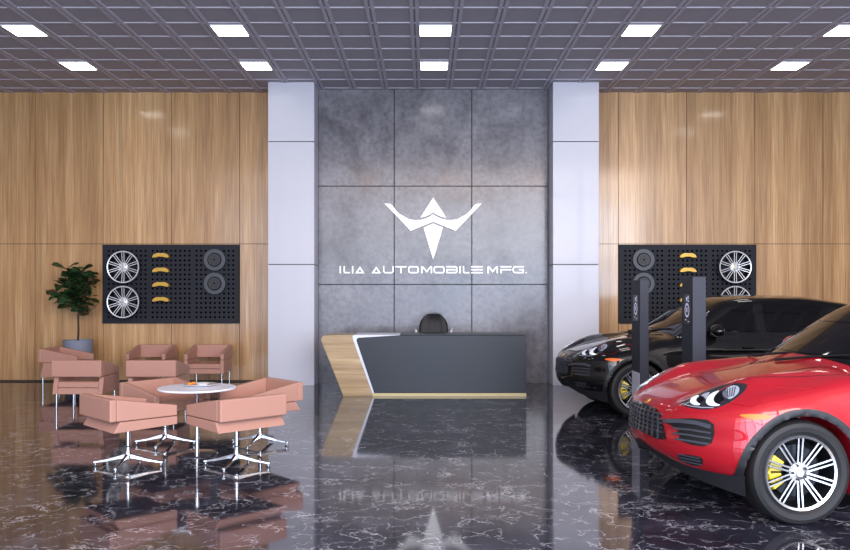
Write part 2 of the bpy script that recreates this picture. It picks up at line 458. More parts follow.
# ------------------------------------------------------------------ reception desk
def build_desk():
    y0, y1 = 13.09, 13.85
    t = empty('reception_desk', (0, y0, 0), label='long reception desk with dark front, slanted oak end and white band', cat='desk')
    k = F/y0
    X = lambda px: (px-425)/k
    Z = lambda py: CAMZ+(294-py)/k
    # oak slanted end: rounded top left corner
    pts = [(X(343.2), 0), (X(372.5), 0), (X(372.5), .04), (X(353.3), Z(340)), (X(352.6), Z(336.5)), (X(354.5), 1.0), (X(326.5), 1.0), (X(323), .985), (X(321.3), .95), (X(321), .915)]
    bm = bmesh.new(); prism(bm, pts, 0, y1-y0); fin(bm, 'oak_end', 'desk_wood', t, bevel=.006)
    # dark front
    pts = [(X(374), .05), (X(356.2), Z(341)), (X(356.4), Z(338.8)), (X(358.2), Z(337.6)), (X(397), Z(335.4)), (X(526.2), Z(335.4)), (X(526.2), .05)]
    bm = bmesh.new(); prism(bm, pts, -.001, y1-y0-.02); fin(bm, 'front_panel', 'desk_dark', t, bevel=.003)
    # white folded band between oak and dark, running up and tapering along the top
    outer = [(X(372.4), .045), (X(353.2), Z(340)), (X(352.5), Z(337)), (X(352.8), Z(335.6)), (X(354.4), 1.003), (X(400), 1.003)]
    inner = [(X(374.2), .045), (X(356.6), Z(341)), (X(356.6), Z(339.6)), (X(357.2), Z(338.5)), (X(358.6), Z(337.7)), (X(400), 1.000)]
    bm = bmesh.new(); R = [[bm.verts.new((q[0], y, q[1])) for q in (o_, i_) for y in (-.012, y1-y0-.01)] for o_, i_ in zip(outer, inner)]
    for A, B in zip(R, R[1:]):
        for q in ((A[0],A[2],B[2],B[0]), (A[1],B[1],B[3],A[3]), (A[0],B[0],B[1],A[1]), (A[2],A[3],B[3],B[2])): bm.faces.new(q)
    bm.faces.new([R[0][i] for i in (0,1,3,2)]); bm.faces.new([R[-1][i] for i in (0,2,3,1)])
    fin(bm, 'white_band', 'desk_white', t)
    bm = bmesh.new(); box(bm, (X(372.5), .0, 0), (X(526.2), y1-y0-.02, .045)); fin(bm, 'plinth_strip', 'desk_strip', t)
    bm = bmesh.new(); box(bm, (X(400), .0, 1.001), (X(526.2)-.005, y1-y0-.02, 1.012)); fin(bm, 'worktop', 'desk_dark', t)
build_desk()

def build_office_chair():
    Y = 14.42; s = F/Y; cx = (433.6-425)/s
    t = empty('office_chair', (cx, Y, 0), label='black leather high office chair behind the reception desk', cat='chair')
    top = CAMZ-20/s
    bm = bmesh.new()
    # padded back: outline superellipse, thickness curved
    W, z0 = .25, .78
    nx, nz = 14, 16
    def outline(z):
        u = (z-z0)/(top-z0)
        return W*1.10*(1-.12*u) * (1-max(0, (u-.55)/.45)**2.6*.55) if u < .995 else W*.40
    for sgn in (-1, 1):
        grid = []
        for j in range(nz+1):
            z = z0+(top-z0)*math.sin(PI/2*j/nz)
            w = outline(z); row = []
            for i in range(nx+1):
                a = -1+2*i/nx
                bul = (1-abs(a)**3)*(1-abs(2*(z-z0)/(top-z0)-1)**4)
                tuft = .012*(1-min(1, abs(abs(a)-.42)/.08))*1
                y = (-.03-.045*bul+tuft if sgn < 0 else .03+.02*bul) + .05*a*a*-1 + .10*(z-z0)/(top-z0)
                row.append(bm.verts.new((a*w, y, z)))
            grid.append(row)
        for j in range(nz):
            for i in range(nx): bm.faces.new((grid[j][i], grid[j][i+1], grid[j+1][i+1], grid[j+1][i]))
        if sgn < 0: G0 = grid
    # stitch rim
    def rim(g): return [g[j][0] for j in range(nz+1)] + g[nz][1:] + [g[j][nx] for j in range(nz-1, -1, -1)] + [g[0][i] for i in range(nx-1, 0, -1)]
    A, B = rim(G0), rim(grid)
    for i in range(len(A)):
        bm.faces.new((A[i], A[(i+1) % len(A)], B[(i+1) % len(A)], B[i]))
    fin(bm, 'backrest', 'black_leather', t, smooth='all')
    bm = bmesh.new(); box(bm, (-.25, -.44, .66), (.25, .02, .76)); fin(bm, 'seat', 'black_leather', t, bevel=.03, seg=3)
    for sg in (-1, 1):
        bm = bmesh.new(); tube(bm, [(sg*.25, -.02, .74), (sg*.30, .0, .9), (sg*.33, .0, 1.045), (sg*.335, -.12, 1.05), (sg*.31, -.38, 1.02), (sg*.28, -.42, .9), (sg*.25, -.42, .72)], .019, 8)
        fin(bm, 'armrest', 'alloy_wall', t, smooth=True)
    bm = bmesh.new(); lathe(bm, [(.0, .12), (.05, .12), (.05, .18), (.028, .2), (.028, .66), (0, .66)], 16); fin(bm, 'gas_column', 'chrome', t, smooth=True).location = (0, -.22, 0)
    bm = bmesh.new()
    for k in range(5):
        a = 2*PI*k/5+.3; c, s_ = math.cos(a), math.sin(a)
        tube(bm, [(0, -.22, .13), (.15*c, -.22+.15*s_, .11), (.31*c, -.22+.31*s_, .075)], [.026, .022, .015], 8)
        tube(bm, [(.31*c-.015*s_, -.22+.31*s_+.015*c, .03), (.31*c+.015*s_, -.22+.31*s_-.015*c, .03)], .03, 12)
        tube(bm, [(.31*c, -.22+.31*s_, .08), (.31*c, -.22+.31*s_, .03)], .009, 8)
    fin(bm, 'wheeled_base', 'chrome', t, smooth=True)
build_office_chair()

# ------------------------------------------------------------------ armchairs
def arm_profile(D, t, zb, zt_back, zt_front):
    return [(-D/2+t, zb), (D/2, zb), (D/2, zt_front), (-D/2+t, zt_back)]
def build_swivel_chair():
    W, D, t = .72, .66, .065
    r = empty('swivel_armchair', group='swivel armchairs around the white table')
    zb, zt, zf = .50, .705, .600
    bm = bmesh.new(); box(bm, (-W/2, -D/2, zb), (W/2, -D/2+t, zt)); fin(bm, 'backrest', 'leather', r, bevel=.012, seg=3)
    for sg in (-1, 1):
        bm = bmesh.new(); a, b = sorted((sg*W/2, sg*(W/2-t)))
        prism(bm, arm_profile(D, t, zb, zt-.002, zf), a, b, 'x'); fin(bm, 'armrest', 'leather', r, bevel=.010, seg=3)
    bm = bmesh.new(); prism(bm, [(D/2, .494), (D/2, .415), (-D/2+.035, .395), (-D/2+.095, .494)], -W/2, W/2, 'x'); fin(bm, 'seat_shell', 'leather', r, bevel=.006, seg=2)
    bm = bmesh.new(); box(bm, (-W/2+t+.004, -D/2+t+.03, .46), (W/2-t-.004, D/2-.005, .515)); fin(bm, 'seat_cushion', 'leather', r, bevel=.02, seg=3)
    bm = bmesh.new(); box(bm, (-.12, -.12, .385), (.12, .12, .405)); fin(bm, 'mounting_plate', 'alloy_dark', r)
    bm = bmesh.new(); lathe(bm, [(0, .07), (.030, .07), (.034, .10), (.034, .125), (.024, .14), (.024, .17), (.030, .175), (.030, .19), (.021, .2), (.021, .40), (0, .40)], 20)
    fin(bm, 'column', 'chrome', r, smooth=True)
    star = empty('star_base'); star.parent = r
    # star base as one part mesh + four legs
    bpy.data.objects.remove(star)
    for k in range(4):
        a = PI/2*k; c, s_ = math.cos(a), math.sin(a)
        bm = bmesh.new()
        secs = [(.02, .105, .020, .022), (.09, .088, .019, .017), (.2, .062, .016, .013), (.30, .046, .015, .010), (.335, .042, .016, .010)]
        rings = []
        for d, z, w, h in secs:
            rings.append([bm.verts.new((d*c-wy*s_, d*s_+wy*c, z+zz)) for wy, zz in ((-w, -h), (w, -h), (w*.75, h), (-w*.75, h))])
        for A, B in zip(rings, rings[1:]):
            for i in range(4): bm.faces.new((A[i], A[(i+1) % 4], B[(i+1) % 4], B[i]))
        bm.faces.new(rings[0]); bm.faces.new(rings[-1][::-1])
        o = fin(bm, 'leg', 'chrome', r, bevel=.004)
        bm = bmesh.new(); lathe(bm, [(0, 0), (.020, 0), (.022, .008), (.010, .016), (.010, .036), (0, .036)], 14); g = fin(bm, 'glide', 'chrome', o, smooth=True)
        g.location = (.318*c, .318*s_, 0)
    return r
def build_lounge_chair():
    W, D, t = .71, .67, .065
    r = empty('lounge_armchair')
    zb, zt, zf = .50, .735, .605
    bm = bmesh.new(); box(bm, (-W/2, -D/2, zb), (W/2, -D/2+t, zt)); fin(bm, 'backrest', 'leather', r, bevel=.012, seg=3)
    for sg in (-1, 1):
        a, b = sorted((sg*W/2, sg*(W/2-t)))
        bm = bmesh.new(); prism(bm, arm_profile(D, t, zb, zt-.002, zf), a, b, 'x'); fin(bm, 'armrest', 'leather', r, bevel=.010, seg=3)
        bm = bmesh.new(); prism(bm, [(D/2, .494), (D/2, .25), (-D/2+.03, .25), (-D/2+.09, .494)], a, b, 'x'); fin(bm, 'side_panel', 'leather', r, bevel=.007)
    x = W/2-t-.002
    bm = bmesh.new(); prism(bm, [(D/2-.006, .425), (D/2-.006, .342), (-D/2+.055, .342), (-D/2+.075, .425)], -x, x, 'x'); fin(bm, 'seat_cushion', 'leather', r, bevel=.012, seg=3)
    bm = bmesh.new(); prism(bm, [(D/2-.002, .338), (D/2-.002, .252), (-D/2+.032, .252), (-D/2+.053, .338)], -x, x, 'x'); fin(bm, 'seat_base', 'leather', r, bevel=.006)
    for sx_ in (-1, 1):
        for sy in (-1, 1):
            bm = bmesh.new(); lathe(bm, [(0, 0), (.016, 0), (.016, .012), (.013, .016), (.013, .25), (0, .25)], 14)
            o = fin(bm, 'leg', 'chrome', r, smooth=True); o.location = (sx_*(W/2-.05), sy*(D/2-.06), 0)
    return r
sw = build_swivel_chair(); lo = build_lounge_chair()
snapshot_kids()
def place(o, x, y, face, label, group, first=False):
    c = o if first else copy_tree(o)
    c.location = (x, y, 0); c.rotation_euler = (0, 0, math.atan2(face[1], face[0])-PI/2)
    return tag(c, label, 'armchair', group)
gs = 'salmon swivel armchairs around the round table'
for i, (x, y, f, lb, star) in enumerate((
    (-2.885, 7.745, (.715, .70), 'salmon leather swivel armchair, back to the camera, front left of the round table', 0),
    (-1.83, 7.745, (-.69, .72), 'salmon leather swivel armchair in front of the table, its whole chrome star base in view', -8),
    (-2.88, 8.84, (.80, -.60), 'salmon leather swivel armchair behind the left side of the round table', 0),
    (-1.83, 8.84, (-.73, -.68), 'salmon leather swivel armchair behind the right side of the round table', -13))):
    c = place(sw, x, y, f, lb, gs, i == 0)
    for ch in [q for q in bpy.data.objects if q.parent is c and q.name.startswith('leg')]:
        ch.rotation_euler = (0, 0, math.radians(star)-c.rotation_euler[2])
gl = 'salmon four-legged lounge armchairs by the oak wall'
for i, (x, y, f, lb) in enumerate((
    (-4.935, 11.61, (0, 1), 'salmon leather armchair turned away from the camera, the left of the pair facing the wall'),
    (-3.88, 11.61, (0, 1), 'salmon leather armchair turned away from the camera, directly behind the swivel chairs'),
    (-4.985, 14.53, (0, -1), 'salmon leather armchair against the oak wall, the left of the two facing the camera'),
    (-3.94, 14.53, (0, -1), 'salmon leather armchair against the oak wall, nearest the white column'),
    (-6.28, 13.98, (1, 0), 'salmon leather armchair turned sideways in front of the grey planter'))):
    place(lo, x, y, f, lb, gl, i == 0)

# ------------------------------------------------------------------ round table and what is on it
tx, ty, th = -2.384, 8.34, .70
t = empty('round_table', (tx, ty, 0), label='round white table on a chrome pedestal among the swivel armchairs', cat='table')
bm = bmesh.new(); lathe(bm, [(0, th-.022), (.385, th-.022), (.398, th-.016), (.400, th-.008), (.396, th), (0, th)], 64); fin(bm, 'tabletop', 'table_white', t, smooth=True)
bm = bmesh.new(); lathe(bm, [(0, .012), (.026, .012), (.024, .03), (.022, .05), (.022, th-.04), (.05, th-.03), (.07, th-.0225), (0, th-.0225)], 24); fin(bm, 'pedestal', 'chrome', t, smooth=True)
bm = bmesh.new(); lathe(bm, [(0, 0), (.21, 0), (.212, .006), (.205, .012), (.04, .018), (0, .018)], 56); fin(bm, 'base_disc', 'chrome', t, smooth=True)
px0, py0 = tx+.01, ty+.10
bm = bmesh.new(); lathe(bm, [(0, th+.001), (.09, th+.001), (.11, th+.006), (.175, th+.020), (.178, th+.024), (.172, th+.025), (.11, th+.012), (0, th+.010)], 48)
tag(fin(bm, 'plate', 'porcelain', None, smooth=True), 'wide white porcelain plate on the round table', 'plate').location = (px0, py0, 0)
bm = bmesh.new(); lathe(bm, [(0, th+.0105), (.045, th+.0105), (.075, th+.028), (.078, th+.031), (.072, th+.031), (.04, th+.017), (0, th+.017)], 36)
tag(fin(bm, 'dish', 'porcelain', None, smooth=True), 'small white dish resting in the wide plate', 'dish').location = (px0+.02, py0, 0)
for i, (dx, dy, lb) in enumerate(((-.115, .0, 'orange glazed pastry at the left rim of the plate, the front one'), (-.095, .055, 'orange glazed pastry at the left of the plate, the one behind'))):
    bm = bmesh.new(); bmesh.ops.create_uvsphere(bm, u_segments=16, v_segments=10, radius=.024)
    for v in bm.verts: v.co.z *= .62; v.co.x *= 1.25; v.co += Vector(v.co).normalized()*.002*math.sin(v.co.x*400)
    o = tag(fin(bm, 'pastry', 'orange', None, smooth='all'), lb, 'pastry', 'orange pastries on the plate'); o.location = (px0+dx, py0+dy, th+.026)
bm = bmesh.new(); lathe(bm, [(0, 0), (.026, 0), (.029, .006), (.024, .013), (0, .015)], 20)
o = tag(fin(bm, 'biscuit', 'brown', None, smooth=True), 'round brown biscuit at the right of the plate', 'biscuit'); o.location = (px0+.118, py0-.01, th+.0125)

# ------------------------------------------------------------------ potted tree
def build_tree():
    X, Y = -6.40, 14.70
    t = empty('potted_fig_tree', (X, Y, 0), label='leafy dark green fig tree in a blue grey planter by the oak wall', cat='plant')
    bm = bmesh.new(); lathe(bm, [(0, 0), (.20, 0), (.21, .02), (.262, .80), (.268, .83), (.245, .83), (.24, .78), (0, .78)], 40); fin(bm, 'planter', 'pot', t, smooth=True)
    bm = bmesh.new(); lathe(bm, [(0, .781), (.235, .781), (.2, .795), (0, .80)], 24); fin(bm, 'soil', 'soil', t, smooth=True)
    bm = bmesh.new()
    rnd = random.Random(5)
    trunk = [(0, 0, .76), (.01, 0, 1.0), (0, .01, 1.25), (.03, 0, 1.5), (.05, 0, 1.75), (.06, 0, 2.0)]
    tube(bm, trunk, [.020, .018, .017, .015, .012, .008], 10)
    tips = [(Vector((.06, 0, 2.0)), Vector((.1, 0, 1)))]
    for k in range(13):
        a = k*2.4; b = Vector((.02, 0, 1.28+.055*k)); ln = .42-.018*k
        ln *= .82 if math.cos(a) > 0 else 1.15
        e = b+Vector((math.cos(a)*ln, math.sin(a)*ln*.55, .10+.16*rnd.random()))
        m_ = (b+e)/2+Vector((0, 0, -.03)); tube(bm, [b, m_, e], [.008, .006, .004], 6)
        for q in (.35, .55, .75, 1.): tips.append((b.lerp(e, q), (e-b)))
    fin(bm, 'trunk', 'bark', t, smooth=True)
    bm = bmesh.new()
    def leaf(p, d, ln, wd):
        d = d.normalized(); side = d.cross(Vector((0, 0, 1)))
        side = side.normalized() if side.length > .1 else Vector((1, 0, 0))
        up = side.cross(d); roll = rnd.uniform(-.8, .8)
        side = (side*math.cos(roll)+up*math.sin(roll)); up = side.cross(d)
        prof = [(0, .02), (.12, .30), (.3, .62), (.5, .82), (.7, 1.), (.85, .86), (.95, .5), (1., .05)]
        rows = []
        for u, w in prof:
            c = p+d*(ln*u)-up*(ln*.35*u*u)
            rows.append([bm.verts.new(c+side*(wd*w*q)+up*(abs(q)*wd*.28*w)) for q in (-1, -.5, 0, .5, 1)])
        for A, B in zip(rows, rows[1:]):
            for i in range(4): bm.faces.new((A[i], A[i+1], B[i+1], B[i]))
    for p, d in tips:
        for k in range(3):
            a = rnd.uniform(0, 2*PI)
            dd = d.normalized()*.55+Vector((math.cos(a), math.sin(a)*.8, rnd.uniform(-.45, .5)))
            if (p+dd.normalized()*.2).y > .46: dd.y = -abs(dd.y)
            if p.x+dd.normalized().x*.24 > .30: dd.x = -abs(dd.x)*.6
            if p.x > .26: continue
            leaf(p, dd, rnd.uniform(.20, .29), rnd.uniform(.075, .105))
    o = fin(bm, 'foliage', 'leaf', t, smooth='all')
    for v in o.data.vertices:
        if v.co.y > .50: v.co.y = .50
build_tree()

# ------------------------------------------------------------------ alloy wheels, pegboards
def rim_parts(R=.272, g=1.):
    """returns dict of bmeshes; axis = y, outward = -y (faces camera when wall=True)"""
    out = {}
    bm = bmesh.new()
    lathe(bm, [(R*.925, -.000), (R*.985, -.006), (R, .002), (R, .012), (R*.955, .02), (R*.925, .10), (R*.9, .16), (R*.885, .16), (R*.90, .10), (R*.905, .02)], 64, 'y', closed_prof=True)
    for f in bm.faces:
        if f.calc_center_median().y > .021 or f.calc_center_median().xz.length < R*.915: f.material_index = 1
    out['rim_barrel'] = bm
    bm = bmesh.new()
    for k in range(10):
        a = PI/2 + 2*PI*k/10
        mt = Matrix.Rotation(-a, 4, 'Y')
        for sg in (-1, 1):
            o0, o1 = .0135*g, .0165*g
            w0, w1 = .0062, .0052
            r0, r1 = R*.2, R*.935
            zs = [(r0, .020, .045), (R*.5, .012, .03), (r1, .000, .022)]
            rings = []
            for r, y0, y1 in zs:
                u = (r-r0)/(r1-r0); oc = sg*(o0+(o1-o0)*u); w = w0+(w1-w0)*u
                rings.append([bm.verts.new(mt @ Vector((r, y, oc+q))) for q, y in ((-w, y0), (w, y0), (w*1.4, y1), (-w*1.4, y1))])
            for A, B in zip(rings, rings[1:]):
                for i in range(4): bm.faces.new((A[i], A[(i+1) % 4], B[(i+1) % 4], B[i])).material_index = 0 if i == 0 else 1
            bm.faces.new(rings[0]).material_index = 1; bm.faces.new(rings[-1][::-1]).material_index = 1
    out['spokes'] = bm
    bm = bmesh.new()
    lathe(bm, [(.0, .006), (.028, .006), (.031, .012), (.034, .014), (R*.27, .022), (R*.29, .05), (0, .05)], 40, 'y')
    out['hub'] = bm
    bm = bmesh.new()
    for k in range(5):
        a = PI/2+2*PI*k/5+.3; mt = Matrix.Translation((R*.19*math.cos(a), .0165, R*.19*math.sin(a)))
        lathe(bm, [(0, -.006), (.010, -.006), (.010, .004), (0, .004)], 12, 'y', mtx=mt)
    out['lug_bolt'] = bm
    bm = bmesh.new(); lathe(bm, [(0, .002), (.016, .003), (.017, .0055), (0, .0055)], 20, 'y'); out['centre_cap'] = bm
    return out
def wheel_children(parent, R=.272, wall=True):
    d = rim_parts(R, 1.25)
    hub = fin(d['hub'], 'hub', 'alloy_wall', parent, smooth=True)
    ms = {'rim_barrel': ['alloy_wall', 'alloy_dark'], 'spokes': ['alloy_wall', 'alloy_dark']}
    for k in ('rim_barrel', 'spokes'): fin(d[k], {'rim_barrel': 'rim_ring', 'spokes': 'spokes'}[k], ms[k], parent, smooth=(k == 'rim_barrel'))
    return hub, d
def build_wall_wheel():
    r = empty('alloy_wheel')
    hub, d = wheel_children(r, .305)
    fin(d['lug_bolt'], 'lug_bolts', 'alloy_dark', hub, smooth=True); fin(d['centre_cap'], 'centre_cap', 'crest_gold', hub, smooth=True)
    bm = bmesh.new(); lathe(bm, [(0, .04), (.05, .04), (.05, .19), (0, .19)], 16, 'y'); fin(bm, 'hanger', 'alloy_dark', r, smooth=True)
    return r
def build_caliper():
    r = empty('brake_caliper')
    bm = bmesh.new()
    W, H = .16, .09
    # arched monobloc body seen from the front
    top = [(-W, -.035), (-W*.93, -.005), (-W*.75, .022), (-W*.45, .040), (-.03, .042), (0, .036), (.03, .042), (W*.45, .040), (W*.75, .022), (W*.93, -.005), (W, -.035)]
    bot = [(W*.9, -.050), (W*.5, -.044), (.05, -.034), (0, -.030), (-.05, -.034), (-W*.5, -.044), (-W*.9, -.050)]
    prism(bm, top+bot, -.075, .03)
    bmesh.ops.triangulate(bm, faces=[f for f in bm.faces if len(f.verts) > 4])
    fin(bm, 'caliper_body', 'gold', r, bevel=.006)
    for x in (-.085, -.0, .085):
        bm = bmesh.new(); tube(bm, [(x, -.082, .0), (x, -.05, .0)], .015 if x else .009, 12)
        fin(bm, 'piston_cap', 'gold', r, smooth=True)
    bm = bmesh.new(); box(bm, (-.05, .026, -.012), (.05, .0345, .03)); fin(bm, 'bracket', 'alloy_dark', r, bevel=.003)
    return r
def build_disc():
    r = empty('brake_disc_on_board')
    r.name = 'brake_disc'
    bm = bmesh.new(); R = .205
    lathe(bm, [(R*.66, -.012), (R, -.012), (R, .012), (R*.66, .012)], 56, 'y', closed_prof=True); fin(bm, 'friction_ring', 'disc_steel', r, smooth=True)
    bm = bmesh.new(); lathe(bm, [(.02, -.03), (.02, -.036), (R*.56, -.036), (R*.60, -.03), (R*.665, .005), (R*.665, .01), (.02, .01)], 48, 'y', closed_prof=True); o = fin(bm, 'disc_hat', 'disc_hat', r, smooth=True)
    bm = bmesh.new()
    for k in range(5):
        a = 2*PI*k/5+.3; lathe(bm, [(0, -.0385), (.008, -.0385), (.008, -.034), (0, -.034)], 10, 'y', mtx=Matrix.Translation((.065*math.cos(a), 0, .065*math.sin(a))))
    fin(bm, 'bolt_holes', 'hole', o)
    bm = bmesh.new(); lathe(bm, [(0, -.045), (.018, -.045), (.018, .053), (0, .053)], 14, 'y'); fin(bm, 'hanging_peg', 'plate_black', r, smooth=True)
    return r
aw, ca, bd = build_wall_wheel(), build_caliper(), build_disc()
snapshot_kids()
k_ = F/15.17
first = {'w': True, 'c': True, 'd': True}
def place2(kind, proto, px, py, y, label, cat, group):
    c = proto if first[kind] else copy_tree(proto); first[kind] = False
    kk = F/y
    c.location = ((px-425)/kk, y, CAMZ+(294-py)/kk); return tag(c, label, cat, group)
for side in (0, 1):
    sd = ('left', 'right')[side]
    mx = (lambda p: p) if side == 0 else (lambda p: 858.4-p)
    xa, xb = (wx(103.6), wx(239.6)) if side == 0 else (wx(618.4), wx(755.1))
    za, zb = CAMZ+(294-323.3)/(F/YW), CAMZ+(294-244.8)/(F/YW)
    t = empty('pegboard', (xa, YW, za), label='black perforated pegboard on the oak wall, %s' % ('behind the lounge chairs' if side == 0 else 'behind the black car'), cat='pegboard', group='black pegboards on the oak walls')
    w, h = xb-xa, zb-za
    bm = bmesh.new(); box(bm, (0, -.05, 0), (w, -.02, h)); fin(bm, 'panel', 'peg', t)
    bm = bmesh.new(); f_ = .018
    for c0, c1 in (((0,-.056,0),(w,0,f_)), ((0,-.056,h-f_),(w,0,h)), ((0,-.056,f_),(f_,0,h-f_)), ((w-f_,-.056,f_),(w,0,h-f_))): box(bm, c0, c1)
    fin(bm, 'frame', 'peg', t)
    bm = bmesh.new(); px_, pz_ = .0888, (h-.24)/14
    for g in range(3):
        for i in range(9):
            for j in range(15):
                x = .12 + g*.838 + i*.0875; z = .12+j*pz_
                r_ = .021; vs = [bm.verts.new((x+r_*math.cos(a*PI/5), -.0515, z+r_*math.sin(a*PI/5))) for a in range(10)]
                bm.faces.new(vs[::-1])
    o = fin(bm, 'peg_holes', 'hole', t); o['kind'] = 'stuff'
    for j, py in enumerate((267, 302)):
        place2('w', aw, mx(122.8), py, 15.02, 'silver ten-spoke alloy wheel hung on the %s pegboard, %s one' % (sd, ('upper', 'lower')[j]), 'wheel', 'alloy wheels on the pegboards')
    for j, py in enumerate((255.3, 269.8, 284.2, 299.1)):
        px = 161.6 if side == 0 else 678.7+8.4
        place2('c', ca, px, py, 15.18, 'gold brake caliper on the %s pegboard, %s from the top' % (sd, ('first', 'second', 'third', 'fourth')[j]), 'brake caliper', 'gold brake calipers on the pegboards')
    for j, py in enumerate((259.8, 283.5)):
        place2('d', bd, mx(214.6) if side == 0 else 643.6, py, 15.16, 'round grey brake disc on the %s pegboard, %s one' % (sd, ('upper', 'lower')[j]), 'brake disc', 'brake discs on the pegboards')

# ------------------------------------------------------------------ totems
def totem(x, y, fw, dp, top, label):
    t = empty('display_totem', (x, y, 0), label=label, cat='totem', group='dark display totems between the cars')
    bm = bmesh.new(); box(bm, (0, 0, 0), (fw, dp, top)); fin(bm, 'body', 'totem', t, bevel=.004)
    bm = bmesh.new(); box(bm, (-.003, .012, .01), (0, dp-.02, .74)); fin(bm, 'painted_reflection', 'totem_reflection', t)  # thin pale sheet added to imitate a reflection in the side face
    c = dp*.46; zc = top-.335; hh = .155; w = dp*.33
    bm = bmesh.new(); box(bm, (-.005, c-w, zc-hh), (.0, c+w, zc+hh)); sc = fin(bm, 'screen', 'screen', t)
    bm = bmesh.new()
    # round dial graphic with small marks above and below
    R = .075
    rings = []
    for k in range(24):
        a = 2*PI*k/24
        rings.append([bm.verts.new((-.0062, c+math.cos(a)*q*.95, zc-.01+math.sin(a)*q)) for q in (R, R*.72)])
    for k in range(24):
        A, B = rings[k], rings[(k+1) % 24]; bm.faces.new((A[0], A[1], B[1], B[0]))
    for (y0, z0, y1, z1) in ((c-.05, zc+.105, c-.02, zc+.14), (c-.01, zc+.085, c+.03, zc+.125), (c-.06, zc+.075, c-.03, zc+.095), (c-.07, zc-.13, c-.02, zc-.122), (c+.02, zc-.115, c+.06, zc-.105), (c-.012, zc-.03, c+.02, zc+.02)):
        vs = [bm.verts.new((-.0062, p, q)) for p, q in ((y0, z0), (y1, z0), (y1, z1), (y0, z1))]; bm.faces.new(vs)
    fin(bm, 'dial_graphic', 'screen_mark', sc)
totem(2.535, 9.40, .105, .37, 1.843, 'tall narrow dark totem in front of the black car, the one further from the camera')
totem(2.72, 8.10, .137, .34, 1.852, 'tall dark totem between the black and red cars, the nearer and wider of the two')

# ------------------------------------------------------------------ cars
# local frame: x forward, y left, z up; origin on the ground below the front axle
WB = 2.90
def curve(xs, pts):
    """smooth (Catmull-Rom / Hermite) interpolation through pts"""
    X = np.array([p[0] for p in pts], float); Y = np.array([p[1] for p in pts], float)
    if X[0] > X[-1]: X, Y = X[::-1], Y[::-1]
    d = np.diff(Y)/np.diff(X); m = np.empty_like(Y); m[0] = d[0]; m[-1] = d[-1]
    h = np.diff(X)
    for i in range(1, len(X)-1):
        if d[i-1]*d[i] <= 0: m[i] = 0
        else:
            w1 = 2*h[i]+h[i-1]; w2 = h[i]+2*h[i-1]; m[i] = (w1+w2)/(w1/d[i-1]+w2/d[i])
    xs = np.clip(xs, X[0], X[-1]); i = np.clip(np.searchsorted(X, xs)-1, 0, len(X)-2)
    t = (xs-X[i])/h[i]
    return (2*t**3-3*t**2+1)*Y[i]+(t**3-2*t**2+t)*h[i]*m[i]+(-2*t**3+3*t**2)*Y[i+1]+(t**3-t**2)*h[i]*m[i+1]
def smin(a, b, k):
    h = np.clip(.5+.5*(b-a)/k, 0, 1); return b*(1-h)+a*h-k*h*(1-h)
def smax(a, b, k): return -smin(-a, -b, k)
HOOD = [(1.0,.64),(.90,.725),(.80,.793),(.65,.862),(.45,.930),(.2,.990),(-.1,1.045),(-.45,1.105),(-.8,1.11),(-3.3,1.14),(-3.7,1.11),(-3.95,1.0)]
NOSE = [(.10,.50),(.20,.60),(.30,.72),(.38,.81),(.46,.855),(.54,.865),(.62,.855),(.70,.850),(.77,.835),(.83,.79),(.90,.69),(1.0,.5),(1.2,.2)]
HALF = [(1.0,.90),(.5,.955),(0,.972),(-.7,.945),(-1.45,.935),(-2.3,.950),(-2.9,.975),(-3.5,.95),(-4.0,.90)]
SIDE = [(.15,-.07),(.25,-.035),(.38,-.005),(.55,0),(.72,-.004),(.85,-.018),(.95,-.04),(1.05,-.075),(1.15,-.115),(1.3,-.18)]
ROOF = [(-.4,1.40),(-1.0,1.58),(-1.35,1.635),(-1.8,1.665),(-2.4,1.66),(-3.0,1.60),(-3.5,1.51),(-4.0,1.40)]
TAIL = [(.2,-3.80),(.4,-3.90),(.7,-3.93),(1.0,-3.90),(1.15,-3.80),(1.3,-3.7)]
